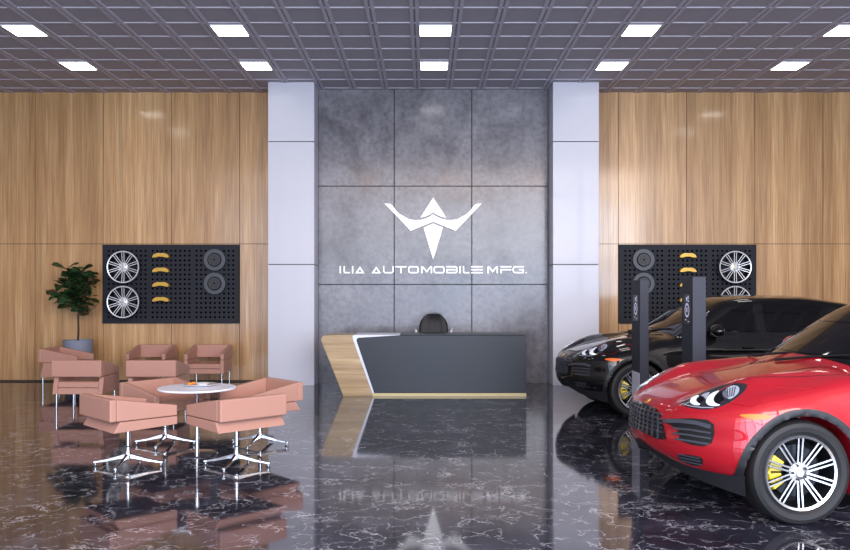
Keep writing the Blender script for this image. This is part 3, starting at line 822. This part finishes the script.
def car_field(P):
    x, y, z = P[..., 0], P[..., 1], P[..., 2]
    ay = np.abs(y)
    crown = -.030*(ay/.6)**2
    fw = np.clip((x+.85)/1.15, 0, 1); fw = fw*fw*(3-2*fw)
    fl = np.clip((1.05-x)/.8, 0, 1); fl = fl*fl*(3-2*fl)
    fend = .092*np.exp(-((ay-.60)/.17)**2)*fw*fl
    ridge = -.012*np.exp(-((ay-.36)/.09)**2)*fw
    top = z - (curve(x, HOOD)+crown+fend+ridge)
    side = ay - (curve(x, HALF)+curve(z, SIDE))
    # wheel arch flares
    for ax in (0., -WB):
        r = np.sqrt((x-ax)**2+(z-.38)**2)
        side = side - .018*np.exp(-((r-.44)/.07)**2)
    # door waist hollow
    side = side + .016*np.exp(-((z-.52)/.12)**2)*np.clip((-.55-x)/.25, 0, 1)*np.clip((x+2.35)/.25, 0, 1)
    front = (x - (curve(z, NOSE) - .33*(ay/.95)**2 - .12*(ay/.95)**5))
    # shallow hollow round the lower side intakes, lip below the grille
    rear = (curve(z, TAIL)+.22*(ay/.95)**3.2) - x
    body = smax(top, side, .10)
    body = smax(body, front*.92, .06)
    body = smax(body, rear, .10)
    body = smax(body, .205+.27*np.clip((x-.42)/.48, 0, 1)**1.25 - z, .04)
    # cabin
    roof = z - (curve(x, ROOF) - .055*(ay/.62)**2.2)
    cs = ay - (.872-(z-1.08)*.43-.03*np.clip((x+1.2)/.8, 0, 1)-.05*np.clip((-2.7-x)/1., 0, 1))
    cs = cs*.92
    ws = (x - (-.40-(z-1.10)*1.62 - .20*(ay/.75)**2.2))*.52
    rw = ((-3.86+(z-1.10)*.78+.14*(ay/.7)**2) - x)*.78
    cab = smax(smax(smax(roof, cs, .09), ws, .07), rw, .10)
    cab = smax(cab, .9-z, .02)
    f = smin(body, cab, .045)
    # wheel housings
    for ax in (0., -WB):
        r = np.sqrt((x-ax)**2+(z-.385)**2)
        f = np.maximum(f, -smax(r-.415, .60-ay, .02))
    return f
def isosurface(fn, lo, hi, h):
    lo = np.array(lo, float); n = [int(round((hi[i]-lo[i])/h))+1 for i in range(3)]
    ax = [lo[i]+h*np.arange(n[i]) for i in range(3)]
    V = np.empty(n)
    for i0 in range(0, n[0], 40):
        g = np.stack(np.meshgrid(ax[0][i0:i0+40], ax[1], ax[2], indexing='ij'), -1); V[i0:i0+40] = fn(g)
    Sg = V < 0
    c = [Sg[a:n[0]-1+a, b:n[1]-1+b, d:n[2]-1+d] for a in (0,1) for b in (0,1) for d in (0,1)]
    tot = sum(q.astype(int) for q in c); act = (tot > 0) & (tot < 8)
    idx = -np.ones(act.shape, int); cells = np.argwhere(act); idx[act] = np.arange(len(cells))
    acc = np.zeros((len(cells), 3)); cnt = np.zeros(len(cells))
    corner = [(a,b,d) for a in (0,1) for b in (0,1) for d in (0,1)]
    cv = {k: V[cells[:,0]+k[0], cells[:,1]+k[1], cells[:,2]+k[2]] for k in corner}
    for a in corner:
        for d in range(3):
            if a[d] == 0:
                b = list(a); b[d] = 1; b = tuple(b); va, vb = cv[a], cv[b]
                m = (va < 0) != (vb < 0); t = np.where(m, va/np.where(m, va-vb, 1), 0)
                p = np.array(a, float)[None]+t[:, None]*(np.array(b)-np.array(a))[None]
                acc[m] += p[m]; cnt[m] += 1
    pts = lo+h*(cells+acc/cnt[:, None])
    faces = []
    for d in range(3):
        e1, e2 = (d+1) % 3, (d+2) % 3
        A = np.moveaxis(Sg, d, 0)
        s0 = np.take(Sg, range(n[d]-1), d); s1 = np.take(Sg, range(1, n[d]), d)
        ed = np.argwhere(s0 != s1)
        ok = (ed[:, e1] > 0) & (ed[:, e2] > 0) & (ed[:, e1] < n[e1]-1) & (ed[:, e2] < n[e2]-1); ed = ed[ok]
        flip = s0[ed[:,0], ed[:,1], ed[:,2]]
        q = []
        for o1, o2 in ((-1,-1),(0,-1),(0,0),(-1,0)):
            cc = ed.copy(); cc[:, e1] += o1; cc[:, e2] += o2; q.append(idx[cc[:,0], cc[:,1], cc[:,2]])
        q = np.stack(q, 1); q[~flip] = q[~flip][:, ::-1]; faces.append(q)
    faces = np.concatenate(faces)
    def grad(P):
        e = 1e-3; g = np.empty_like(P)
        for i in range(3):
            d = np.zeros(3); d[i] = e; g[:, i] = (fn(P+d)-fn(P-d))/(2*e)
        return g
    for _ in range(3):
        g = grad(pts); f = fn(pts); st = -(f/np.maximum((g*g).sum(1), .05))[:, None]*g
        ln = np.linalg.norm(st, axis=1, keepdims=True); st *= np.minimum(1, h*.6/np.maximum(ln, 1e-9)); pts = pts+st
    return pts, faces
CAR_P, CAR_F = isosurface(car_field, (-4.06,-1.08,.10), (1.06,1.08,1.76), .02)
body_me = bpy.data.meshes.new('body'); body_me.from_pydata([tuple(p) for p in CAR_P.tolist()], [], [tuple(f) for f in CAR_F.tolist()])
body_me.polygons.foreach_set('use_smooth', [True]*len(body_me.polygons)); body_me.update()
BVH = BVHTree.FromPolygons([Vector(p) for p in CAR_P.tolist()], [tuple(f) for f in CAR_F.tolist()])
DIRS = {'side': Vector((0,1,0)), 'front': Vector((1,0,0)), 'corner': Vector((.62,.78,.05)).normalized(), 'top': Vector((0,0,1)), 'lamp': Vector((.45,.62,.64)).normalized(),
        'rear': Vector((-1,0,0)), 'wind': Vector((.75,0,.66)).normalized(), 'fcorner': Vector((.88,.47,.05)).normalized(), 'hood': Vector((.35,0,.94)).normalized()}
def basis(d):
    up = Vector((0,0,1)) if abs(d.z) < .95 else Vector((1,0,0))
    e1 = up.cross(d).normalized(); e2 = d.cross(e1).normalized(); return e1, e2
def onto(p2, d, e1, e2, off):
    o = e1*p2[0]+e2*p2[1]+d*3.0 - Vector((0,0,0))
    o = o + Vector((0,0,0))
    hit, n, _, _ = BVH.ray_cast(o, -d)
    if hit is None:
        hit, n, _, _ = BVH.find_nearest(e1*p2[0]+e2*p2[1]+d*.9)
    if n.dot(d) < 0: n = -n
    return hit + n*off, n
def rays(dn, pts):
    d = DIRS[dn]; e1, e2 = basis(d); return [(Vector(p).dot(e1), Vector(p).dot(e2)) for p in pts]
def dense(poly, st, closed=True):
    out = []; n = len(poly)
    for i in range(n if closed else n-1):
        a, b = Vector(poly[i]), Vector(poly[(i+1) % n]); k = max(1, int(math.ceil((b-a).length/st)))
        out += [a.lerp(b, j/k) for j in range(k)]
    if not closed: out.append(Vector(poly[-1]))
    return out
def smooth_poly(poly, it=2):
    for _ in range(it):
        q = []
        for i in range(len(poly)):
            a, b = Vector(poly[i]), Vector(poly[(i+1) % len(poly)]); q += [a.lerp(b, .25), a.lerp(b, .75)]
        poly = q
    return poly
def patch(name, dn, pts3, m, parent, off=.004, thick=.012, st=.03, mirror=False, smooth=0, holes=None, is2d=False):
    """a thin piece lying on the body surface: 3D outline, projected along a direction"""
    d = DIRS[dn]; e1, e2 = basis(d)
    poly = [Vector(p) for p in (pts3 if is2d else rays(dn, pts3))]
    if smooth: poly = smooth_poly(poly, smooth)
    poly = dense(poly, st)
    loops = [poly]
    if holes: loops += [dense([Vector(q) for q in (h if is2d else rays(dn, h))], st) for h in holes]
    verts = []; edges = []
    for lp in loops:
        b = len(verts); verts += [Vector((p.x, p.y)) for p in lp]; edges += [(b+i, b+(i+1) % len(lp)) for i in range(len(lp))]
    nb = len(verts)
    xs = [v.x for v in verts]; ys = [v.y for v in verts]
    def inside(p, lp):
        c = False
        for i in range(len(lp)):
            a, b = lp[i], lp[i-1]
            if (a.y > p.y) != (b.y > p.y) and p.x < (b.x-a.x)*(p.y-a.y)/(b.y-a.y)+a.x: c = not c
        return c
    x = min(xs)+st/2
    while x < max(xs):
        y = min(ys)+st/2
        while y < max(ys):
            p = Vector((x, y))
            if inside(p, poly) and not any(inside(p, h) for h in loops[1:]) and min((p-q).length for lp in loops for q in lp) > st*.45: verts.append(p)
            y += st
        x += st
    vo, eo, fo, ov, oe, of = delaunay_2d_cdt(verts, edges, [], 0 if holes is None else 0, 1e-6)
    tris = []
    for f in fo:
        c = sum((vo[i] for i in f), Vector((0, 0)))/len(f)
        if inside(c, poly) and not any(inside(c, h) for h in loops[1:]): tris.append(tuple(f))
    bm = bmesh.new(); used = sorted({i for f in tris for i in f}); T = {}; B = {}
    sg = -1 if mirror else 1
    for i in used:
        p, n = onto(vo[i], d, e1, e2, off); q = p-n*thick
        T[i] = bm.verts.new((p.x, p.y*sg, p.z)); B[i] = bm.verts.new((q.x, q.y*sg, q.z))
    cnt = {}
    for f in tris:
        bm.faces.new([T[i] for i in f])
        for a, b in zip(f, f[1:]+f[:1]): cnt[(a, b)] = 1
    for (a, b) in list(cnt):
        if (b, a) not in cnt: bm.faces.new((T[b], T[a], B[a], B[b]))
    return fin(bm, name, m, parent, smooth=40)
def strip(name, dn, pts3, w, m, parent, off=.0015, mirror=False, st=.03, thick=.01):
    """a thin line along the surface"""
    c = [Vector(p) for p in rays(dn, pts3)]
    c = dense(c, .06, False)
    Lf, Rt = [], []
    for i in range(len(c)):
        t = (c[min(i+1, len(c)-1)]-c[max(i-1, 0)]).normalized(); n = Vector((-t.y, t.x))
        Lf.append(c[i]+n*w/2); Rt.append(c[i]-n*w/2)
    d = DIRS[dn]; e1, e2 = basis(d); sg = -1 if mirror else 1
    bm = bmesh.new(); R = []
    for a, b in zip(Lf, Rt):
        pa, na = onto(a, d, e1, e2, off); pb, nb = onto(b, d, e1, e2, off)
        R.append([bm.verts.new((q.x, q.y*sg, q.z)) for q in (pa, pb, pb-nb*thick, pa-na*thick)])
    for A, Bq in zip(R, R[1:]):
        for i in range(4): bm.faces.new((A[i], A[(i+1) % 4], Bq[(i+1) % 4], Bq[i]))
    bm.faces.new(R[0]); bm.faces.new(R[-1][::-1])
    return fin(bm, name, m, parent)
def arc_pts(cx, cz, r, a0, a1, n=28, y=1.0): return [(cx+r*math.cos(math.radians(a0+(a1-a0)*k/n)), y, cz+r*math.sin(math.radians(a0+(a1-a0)*k/n))) for k in range(n+1)]

def build_car_wheel(car, x, side):
    """tyre mesh is the wheel part; rim, disc and caliper are its sub-parts"""
    bm = bmesh.new()
    prof = [(.272,-.115),(.30,-.142),(.335,-.148),(.362,-.138),(.376,-.115),(.380,-.08),(.380,.08),(.376,.115),(.362,.138),(.335,.148),(.30,.142),(.272,.115)]
    lathe(bm, prof, 72, 'y', closed_prof=True)
    w = fin(bm, 'wheel', 'rubber', car, smooth=30)
    w.location = (x, side*.80, .380)
    if side > 0: w.rotation_euler = (0, 0, PI)      # outward face is local -y
    d = rim_parts(.274)
    def sh(b, dy, sc=1.):
        for v in b.verts: v.co.y = v.co.y*sc+dy
        return b
    fin(sh(d['rim_barrel'], -.130, 1.4), 'rim', ['alloy', 'alloy_dark'], w, smooth=35)
    fin(sh(d['spokes'], -.128), 'spokes', ['alloy', 'alloy_dark'], w)
    fin(sh(d['hub'], -.126), 'hub', 'alloy', w, smooth=True)
    fin(sh(d['lug_bolt'], -.127), 'lug_bolts', 'alloy_dark', w, smooth=True)
    bm = bmesh.new(); lathe(bm, [(.07,-.03),(.19,-.03),(.19,.0),(.07,.0)], 48, 'y', closed_prof=True); fin(bm, 'brake_disc', 'alloy_dark', w, smooth=True)
    bm = bmesh.new(); lathe(bm, [(0,.05),(.245,.05),(.245,.09),(0,.09)], 40, 'y'); fin(bm, 'inner_shroud', 'plate_black', w)
    bm = bmesh.new()
    # forward is +x for the car; local x flips when the wheel is turned
    c0 = PI if side > 0 else 0.
    for a0, a1 in ((-.62, -.05), (.05, .62)):
        lathe(bm, [(.125,-.085),(.215,-.085),(.228,-.06),(.228,.02),(.125,.02)], 8, 'y', closed_prof=True, a0=c0+a0, a1=c0+a1)
    lathe(bm, [(.20,-.075),(.222,-.075),(.222,.01),(.20,.01)], 8, 'y', closed_prof=True, a0=c0-.1, a1=c0+.1)
    fin(bm, 'brake_caliper', 'yellow', w, bevel=.004)
    return w

def build_car():
    car = empty('car')
    b = link('body', body_me, 'red', car); 
    for sgn in (1, -1):
        mir = sgn < 0
        sd = 'left' if sgn > 0 else 'right'
        # ---- glass
        patch('front_door_glass', 'side', [(-.92,1,1.155),(-1.18,1,1.33),(-1.36,1,1.435),(-1.50,1,1.495),(-1.62,1,1.52),(-1.71,1,1.53),(-1.69,1,1.15)], 'glass', car, .004, st=.05, mirror=mir)
        patch('rear_door_glass', 'side', [(-1.83,1,1.15),(-1.85,1,1.54),(-2.05,1,1.545),(-2.4,1,1.54),(-2.75,1,1.505),(-2.86,1,1.45),(-2.93,1,1.165)], 'glass', car, .004, st=.05, mirror=mir)
        patch('quarter_glass', 'side', [(-3.00,1,1.175),(-2.94,1,1.45),(-3.1,1,1.42),(-3.4,1,1.31),(-3.52,1,1.21),(-3.45,1,1.19)], 'glass', car, .004, st=.05, mirror=mir)
        # window surround
        strip('window_trim', 'side', [(-.72,1,1.115),(-1.0,1,1.13),(-2.0,1,1.135),(-3.0,1,1.155),(-3.5,1,1.175)], .016, 'trim_gloss', car, .006, mir)
        strip('roof_rail', 'side', [(-.98,1,1.28),(-1.2,1,1.40),(-1.38,1,1.48),(-1.6,1,1.545),(-1.9,1,1.575),(-2.4,1,1.58),(-2.85,1,1.54),(-3.2,1,1.46)], .014, 'trim_gloss', car, .006, mir)
        # ---- shut lines
        strip('door_seam', 'side', [(-.60,1,1.08),(-.66,1,.85),(-.62,1,.6),(-.60,1,.34)], .008, 'plate_black', car, .001, mir)
        strip('door_seam', 'side', [(-1.78,1,1.55),(-1.76,1,1.13),(-1.75,1,.8),(-1.75,1,.36)], .008, 'plate_black', car, .001, mir)
        strip('door_seam', 'side', [(-2.97,1,1.14),(-2.86,1,.95),(-2.5,1,.75),(-2.38,1,.5),(-2.36,1,.36)], .008, 'plate_black', car, .001, mir)
        for hx in (-1.54, -2.66):
            bm = bmesh.new(); yy = sgn*.925
            tube(bm, [(hx-.10, yy-sgn*.01, .945), (hx-.07, yy+sgn*.025, .95), (hx+.07, yy+sgn*.025, .95), (hx+.10, yy-sgn*.01, .945)], [.010, .014, .014, .010], 8)
            fin(bm, 'door_handle', 'red', car, smooth=True)
        # ---- arches, sills
        patch('front_arch_trim', 'side', arc_pts(0, .385, .465, -20, 200)+arc_pts(0, .385, .421, 200, -20), 'trim', car, .010, st=.025, thick=.03, mirror=mir)
        patch('rear_arch_trim', 'side', arc_pts(-WB, .385, .465, -20, 200)+arc_pts(-WB, .385, .421, 200, -20), 'trim', car, .010, st=.025, thick=.03, mirror=mir)
        patch('sill', 'side', [(-.46,1,.24),(-2.46,1,.24),(-2.46,1,.36),(-.46,1,.36)], 'trim', car, .012, st=.06, mirror=mir)
        FRONT_DETAILS(car, mir)
        # ---- mirror
        bm = bmesh.new()
        bmesh.ops.create_uvsphere(bm, u_segments=20, v_segments=12, radius=1)
        for v in bm.verts:
            v.co.x = max(v.co.x, -.45); v.co = Vector((v.co.x*.10, v.co.y*.135, v.co.z*.085))
            v.co.z -= .01*v.co.y/.13
        for v in bm.verts: v.co = Vector((v.co.x-1.06, sgn*(v.co.y+1.02), v.co.z+1.185))
        dm = fin(bm, 'door_mirror', 'red', car, smooth='all')
        bm = bmesh.new(); prism(bm, [(-1.01, 1.10), (-1.13, 1.10), (-1.11, 1.17), (-1.03, 1.17)], sgn*.84, sgn*1.0); fin(bm, 'mirror_foot', 'trim', dm, bevel=.008)
        bm = bmesh.new(); lathe(bm, [(0,-.001),(.9,-.001),(.9,.001),(0,.001)], 24, 'x')
        for v in bm.verts: v.co = Vector((v.co.x-1.109, sgn*(v.co.y*.115+1.02), v.co.z*.07+1.183))
        fin(bm, 'mirror_glass', 'silver', dm)
        # tail lamps
        patch('tail_lamp', 'rear', [(-3.9,.60,1.0),(-3.9,.88,.98),(-3.9,.90,.86),(-3.9,.62,.88)], 'crest_red', car, .006, st=.05, mirror=mir)
        for ax in (0., -WB): build_car_wheel(car, ax, sgn)
    patch('windscreen', 'wind', [(-.55,-.70,1.14),(-.55,.70,1.14),(-1.16,.53,1.555),(-1.2,.25,1.60),(-1.22,0,1.61),(-1.2,-.25,1.60),(-1.16,-.53,1.555)], 'glass', car, .004, st=.07)
    patch('rear_window', 'rear', [(-3.8,-.58,1.18),(-3.8,.58,1.18),(-3.6,.50,1.43),(-3.6,-.50,1.43)], 'glass', car, .004, st=.07)
    for yo in (.0, .42):
        bm = bmesh.new(); tube(bm, [(-.36, -.55+yo*1.1, 1.115), (-.50, -.2+yo, 1.165), (-.62, .18+yo*.9, 1.20)], [.012, .010, .006], 6); fin(bm, 'wiper', 'trim', car)
    # hood shut lines, grille, crest
    for sgn in (1, -1):
        strip('hood_seam', 'top', [(.60,.50,1),(.35,.60,1),(0,.68,1),(-.35,.74,1),(-.60,.78,1)], .007, 'plate_black', car, .001, sgn < 0)
    CENTRE_DETAILS(car)
    return car

LAMP = {'ring1': [(0.656, 0.528, 0.846), (0.633, 0.493, 0.866), (0.606, 0.485, 0.881), (0.576, 0.52, 0.897), (0.604, 0.54, 0.878), (0.622, 0.561, 0.862), (0.625, 0.597, 0.849), (0.616, 0.629, 0.842), (0.635, 0.616, 0.832), (0.656, 0.573, 0.833)], 'ring2': [(0.584, 0.647, 0.858), (0.559, 0.613, 0.886), (0.517, 0.593, 0.916), (0.454, 0.606, 0.945), (0.494, 0.624, 0.92), (0.525, 0.649, 0.894), (0.54, 0.68, 0.873), (0.538, 0.718, 0.857), (0.517, 0.752, 0.852), (0.559, 0.721, 0.839), (0.583, 0.68, 0.843)], 'lens1': [(0.619, 0.554, 0.865), (0.603, 0.538, 0.878), (0.584, 0.539, 0.889), (0.574, 0.577, 0.887), (0.58, 0.605, 0.876), (0.596, 0.62, 0.86), (0.616, 0.614, 0.849), (0.625, 0.588, 0.852)], 'lens2': [(0.53, 0.667, 0.884), (0.497, 0.632, 0.916), (0.462, 0.623, 0.936), (0.454, 0.67, 0.925), (0.466, 0.714, 0.902), (0.495, 0.733, 0.877), (0.527, 0.728, 0.859), (0.538, 0.695, 0.868)], 'silver1': [(0.575, 0.536, 0.896), (0.508, 0.557, 0.928), (0.544, 0.595, 0.901), (0.573, 0.617, 0.876), (0.568, 0.587, 0.889), (0.57, 0.566, 0.893)], 'outer': [(0.425, 0.628, 0.953), (0.366, 0.625, 0.982), (0.339, 0.675, 0.977), (0.359, 0.721, 0.949), (0.402, 0.748, 0.918), (0.448, 0.75, 0.894), (0.459, 0.728, 0.899), (0.433, 0.692, 0.928)], 'bulb2': [(0.463, 0.661, 0.924), (0.441, 0.644, 0.941), (0.428, 0.658, 0.942), (0.433, 0.692, 0.928), (0.45, 0.722, 0.907), (0.466, 0.724, 0.897), (0.474, 0.702, 0.903)], 'dots': [(0.692, 0.503, 0.823), (0.665, 0.58, 0.821), (0.62, 0.658, 0.822), (0.563, 0.73, 0.83)], 'bar': [(0.798, 0.377, 0.685), (0.738, 0.534, 0.709), (0.664, 0.669, 0.715), (0.598, 0.762, 0.699)], 'slat1': [(0.764, 0.482, 0.644), (0.697, 0.621, 0.655), (0.599, 0.764, 0.652)], 'slat2': [(0.768, 0.481, 0.605), (0.698, 0.624, 0.614), (0.598, 0.769, 0.612)], 'slat3': [(0.761, 0.513, 0.568), (0.701, 0.631, 0.57), (0.612, 0.76, 0.57)], 'house': [(0.707, 0.422, 0.819), (0.636, 0.479, 0.865), (0.54, 0.498, 0.916), (0.444, 0.531, 0.962), (0.36, 0.587, 0.994), (0.303, 0.648, 1.004), (0.28, 0.694, 0.994), (0.326, 0.739, 0.955), (0.403, 0.77, 0.908), (0.475, 0.777, 0.865), (0.552, 0.745, 0.829), (0.62, 0.676, 0.81), (0.679, 0.579, 0.807)], 'hubz': [(-0.126, 0.6, 0.299)], 'grille': [(0.82, 0.216, 0.744), (0.817, 0.293, 0.708), (0.811, 0.34, 0.628), (0.809, 0.385, 0.55), (0.836, 0.278, 0.531), (0.859, 0.121, 0.544)], 'crest': [(0.807, -0.066, 0.779)], 'intake': [(0.798, 0.377, 0.689), (0.785, 0.415, 0.703), (0.693, 0.613, 0.736), (0.624, 0.719, 0.741), (0.595, 0.764, 0.71), (0.594, 0.77, 0.645), (0.612, 0.759, 0.577), (0.652, 0.711, 0.543), (0.711, 0.618, 0.541), (0.766, 0.504, 0.559)]}
GRL = [(.83,0,.763),(.82,.13,.760),(.813,.25,.750),(.805,.315,.720),(.80,.365,.635),(.80,.410,.555),(.82,.31,.537),(.84,.164,.548),(.86,0,.556)]
def FRONT_DETAILS(car, mir):
    h = patch('headlight', 'lamp', LAMP['house'], 'lamp_house', car, .003, st=.03, mirror=mir, smooth=1)
    for nm, key, m, off, sm in (('reflector_ring','ring1','lamp_white',.007,1),('reflector_ring','ring2','lamp_white',.007,1),('lens','lens1','glass',.006,1),('lens','lens2','glass',.006,1),
                            ('reflector','silver1','lamp_mid',.0065,1),('reflector','outer','lamp_mid',.0065,1),('projector','bulb2','lamp_white2',.009,1)):
        patch(nm, 'lamp', LAMP[key], m, h, off, thick=.006, st=.02, mirror=mir, smooth=sm)
    # ribs across the outer reflector
    for k in range(4):
        a, b = Vector(LAMP['outer'][1]), Vector(LAMP['outer'][6]); q = (k+.8)/5
        p0 = Vector(LAMP['outer'][0]).lerp(Vector(LAMP['outer'][2]), q); p1 = Vector(LAMP['outer'][6]).lerp(Vector(LAMP['outer'][4]), q)
        strip('reflector_rib', 'lamp', [p0, p1], .006, 'lamp_house', h, .009, mir)
    strip('daytime_light', 'lamp', LAMP['dots'], .006, 'lamp_mid', h, .0065, mir)
    it = patch('side_intake', 'fcorner', [(.789,.406,.693),(.775,.442,.709),(.681,.633,.741),(.611,.736,.745),(.582,.779,.715),(.581,.786,.648),(.598,.774,.58),(.639,.729,.546),(.699,.638,.545),(.755,.535,.563),(.745,.545,.594),(.763,.501,.610),(.742,.540,.638),(.770,.478,.654),(.790,.420,.668)], 'grille', car, .004, st=.025, mirror=mir)
    strip('intake_bar', 'fcorner', [Vector(p)+Vector((0,0,-.002)) for p in LAMP['bar']], .030, 'trim_gloss2', it, .016, mir, thick=.02)
    for q in ('slat1', 'slat2', 'slat3'):
        strip('intake_slat', 'fcorner', LAMP[q], .014, 'trim_gloss2', it, .011, mir, thick=.012)
    fg = patch('lower_intake', 'fcorner', [(.745,.500,.432),(.729,.562,.462),(.644,.707,.466),(.625,.705,.440),(.630,.693,.405),(.636,.654,.385),(.685,.569,.383),(.725,.513,.403)], 'grille', car, .004, st=.025, mirror=mir, smooth=1)
    for z in (.405, .43, .453): strip('intake_slat', 'fcorner', [(.74,.525,z), (.69,.63,z), (.645,.69,z)], .008, 'trim_gloss2', fg, .009, mir, thick=.008)
    patch('side_marker', 'side', [(.455,.888,.800),(.365,.931,.815),(.255,.964,.808),(.235,.967,.800),(.26,.967,.786),(.321,.961,.773),(.40,.938,.778)], 'amber', car, .005, st=.02, mirror=mir, smooth=1)
def CENTRE_DETAILS(car):
    G = GRL + [(x, -y, z) for x, y, z in GRL[::-1][1:-1]]
    g = patch('centre_grille', 'front', G, 'grille', car, .003, st=.03)
    for k in range(5):
        z = .592+.034*k; hw = .375-.35*(z-.56)*.55
        strip('grille_slat', 'front', [(.9, -hw, z), (.9, -.1, z), (.9, .1, z), (.9, hw, z)], .009, 'trim_gloss2', g, .011, False, thick=.01)
    for k in range(-4, 5):
        y = k*.078; z0 = .556-.02*abs(y)/.3; z1 = .752 if abs(y) < .26 else .715
        strip('grille_bar', 'front', [(.9, y*1.02, z0), (.9, y*.95, z1)], .014, 'trim_gloss2', g, .009, False, thick=.01)
    inn = [(x, y*.965, .655+(z-.655)*.93) for x, y, z in G]
    patch('grille_surround', 'front', [(x, y*1.03, .655+(z-.655)*1.06) for x, y, z in G], 'trim_gloss', g, .006, st=.03, holes=[inn])
    # under-bumper lip, one blade right across
    pr = [(.868,0,.475,.415),(.858,.09,.462,.402),(.815,.19,.425,.375),(.764,.354,.398,.335),(.70,.505,.372,.295),(.612,.655,.356,.262),(.516,.782,.352,.235),(.44,.872,.356,.215),(.415,.905,.362,.210)]
    full = [(x, -y, a, b) for x, y, a, b in pr[::-1][:-1]] + pr
    bm = bmesh.new(); R = []
    for x, y, a, b in full:
        n = Vector((.55+.3*(x > .7), y*.8, 0)).normalized()
        p = Vector((x, y, a))+n*.006; q = Vector((x, y, b))-n*.022; t = n*.03
        R.append([bm.verts.new(v) for v in (p, q, q-t, p-t)])
    for A, B in zip(R, R[1:]):
        for i in range(4): bm.faces.new((A[i], A[(i+1) % 4], B[(i+1) % 4], B[i]))
    bm.faces.new(R[0]); bm.faces.new(R[-1][::-1])
    fin(bm, 'front_lip', 'trim', car, smooth=50)
    c = patch('crest', 'hood', [(.835,0,.77),(.810,.020,.79),(.775,.024,.80),(.765,.012,.805),(.765,-.012,.805),(.775,-.024,.80),(.810,-.020,.79)], 'crest_gold', car, .004, thick=.006, st=.02)
    patch('crest_field', 'hood', [(.812,0,.79),(.80,.009,.79),(.785,.009,.795),(.785,-.009,.795),(.80,-.009,.79)], 'crest_red', c, .006, thick=.004, st=.02)
def place_car(c, wx_, wy_, th, label):
    t = math.radians(th); n = (math.sin(t), -math.cos(t))
    c.location = (wx_-.965*n[0], wy_-.965*n[1], 0); c.rotation_euler = (0, 0, PI+t); tag(c, label, 'car')
red = build_car(); snapshot_kids()
blk = copy_tree(red, None, {'red car paint': M['black']})
place_car(red, 2.72, 5.72, 5, 'glossy red SUV in the foreground, front end and one front wheel showing')
place_car(blk, 2.865, 10.68, 4, 'glossy black SUV parked behind the red one, under the right pegboard')

# ------------------------------------------------------------------ light
w = bpy.data.worlds.new('world'); S.world = w; w.use_nodes = True
bg = w.node_tree.nodes['Background']; bg.inputs[0].default_value = srgb(200,214,240); bg.inputs[1].default_value = .6
def area(name, loc, rot, sx_, sy_, power, col):
    l = bpy.data.lights.new(name, 'AREA'); l.shape = 'RECTANGLE'; l.size = sx_; l.size_y = sy_; l.energy = power; l.color = col
    o = bpy.data.objects.new(name, l); COL.objects.link(o); o.location = loc; o.rotation_euler = rot; return o
for i, (x, wd) in enumerate(((-7.4, 2.8), (-4.4, 2.8), (-1.37, 2.85), (1.67, 2.85), (4.7, 2.8), (7.7, 2.7))):
    g_ = (.35, .6, .95, 1.25, 1.4, 1.5)[i]
    area('daylight_bay', (x, YB+.12, 1.5), (PI/2, 0, 0), wd, 2.6, 215*g_, (.66, .78, 1.))
    area('daylight_bay', (x, YB+.12, 4.25), (PI/2, 0, 0), wd, 2.5, 210*g_, (.86, .90, 1.))
    area('daylight_bay', (x, YB+.12, 6.9), (PI/2, 0, 0), wd, 2.4, 190*g_, (1., .80, .70))
for y in ():
    for k in range(-2, 3):
        area('ceiling_lamp', (CX+3*k, y, CEIL-.02), (0, 0, 0), .44, .44, 6, (1., .95, .90))
S.view_settings.view_transform = 'Standard'; S.view_settings.look = 'None'; S.view_settings.exposure = .12
try:
    S.cycles.use_denoising = True; S.cycles.max_bounces = 8; S.cycles.caustics_reflective = False; S.cycles.caustics_refractive = False; S.cycles.sample_clamp_indirect = 6
except Exception: pass
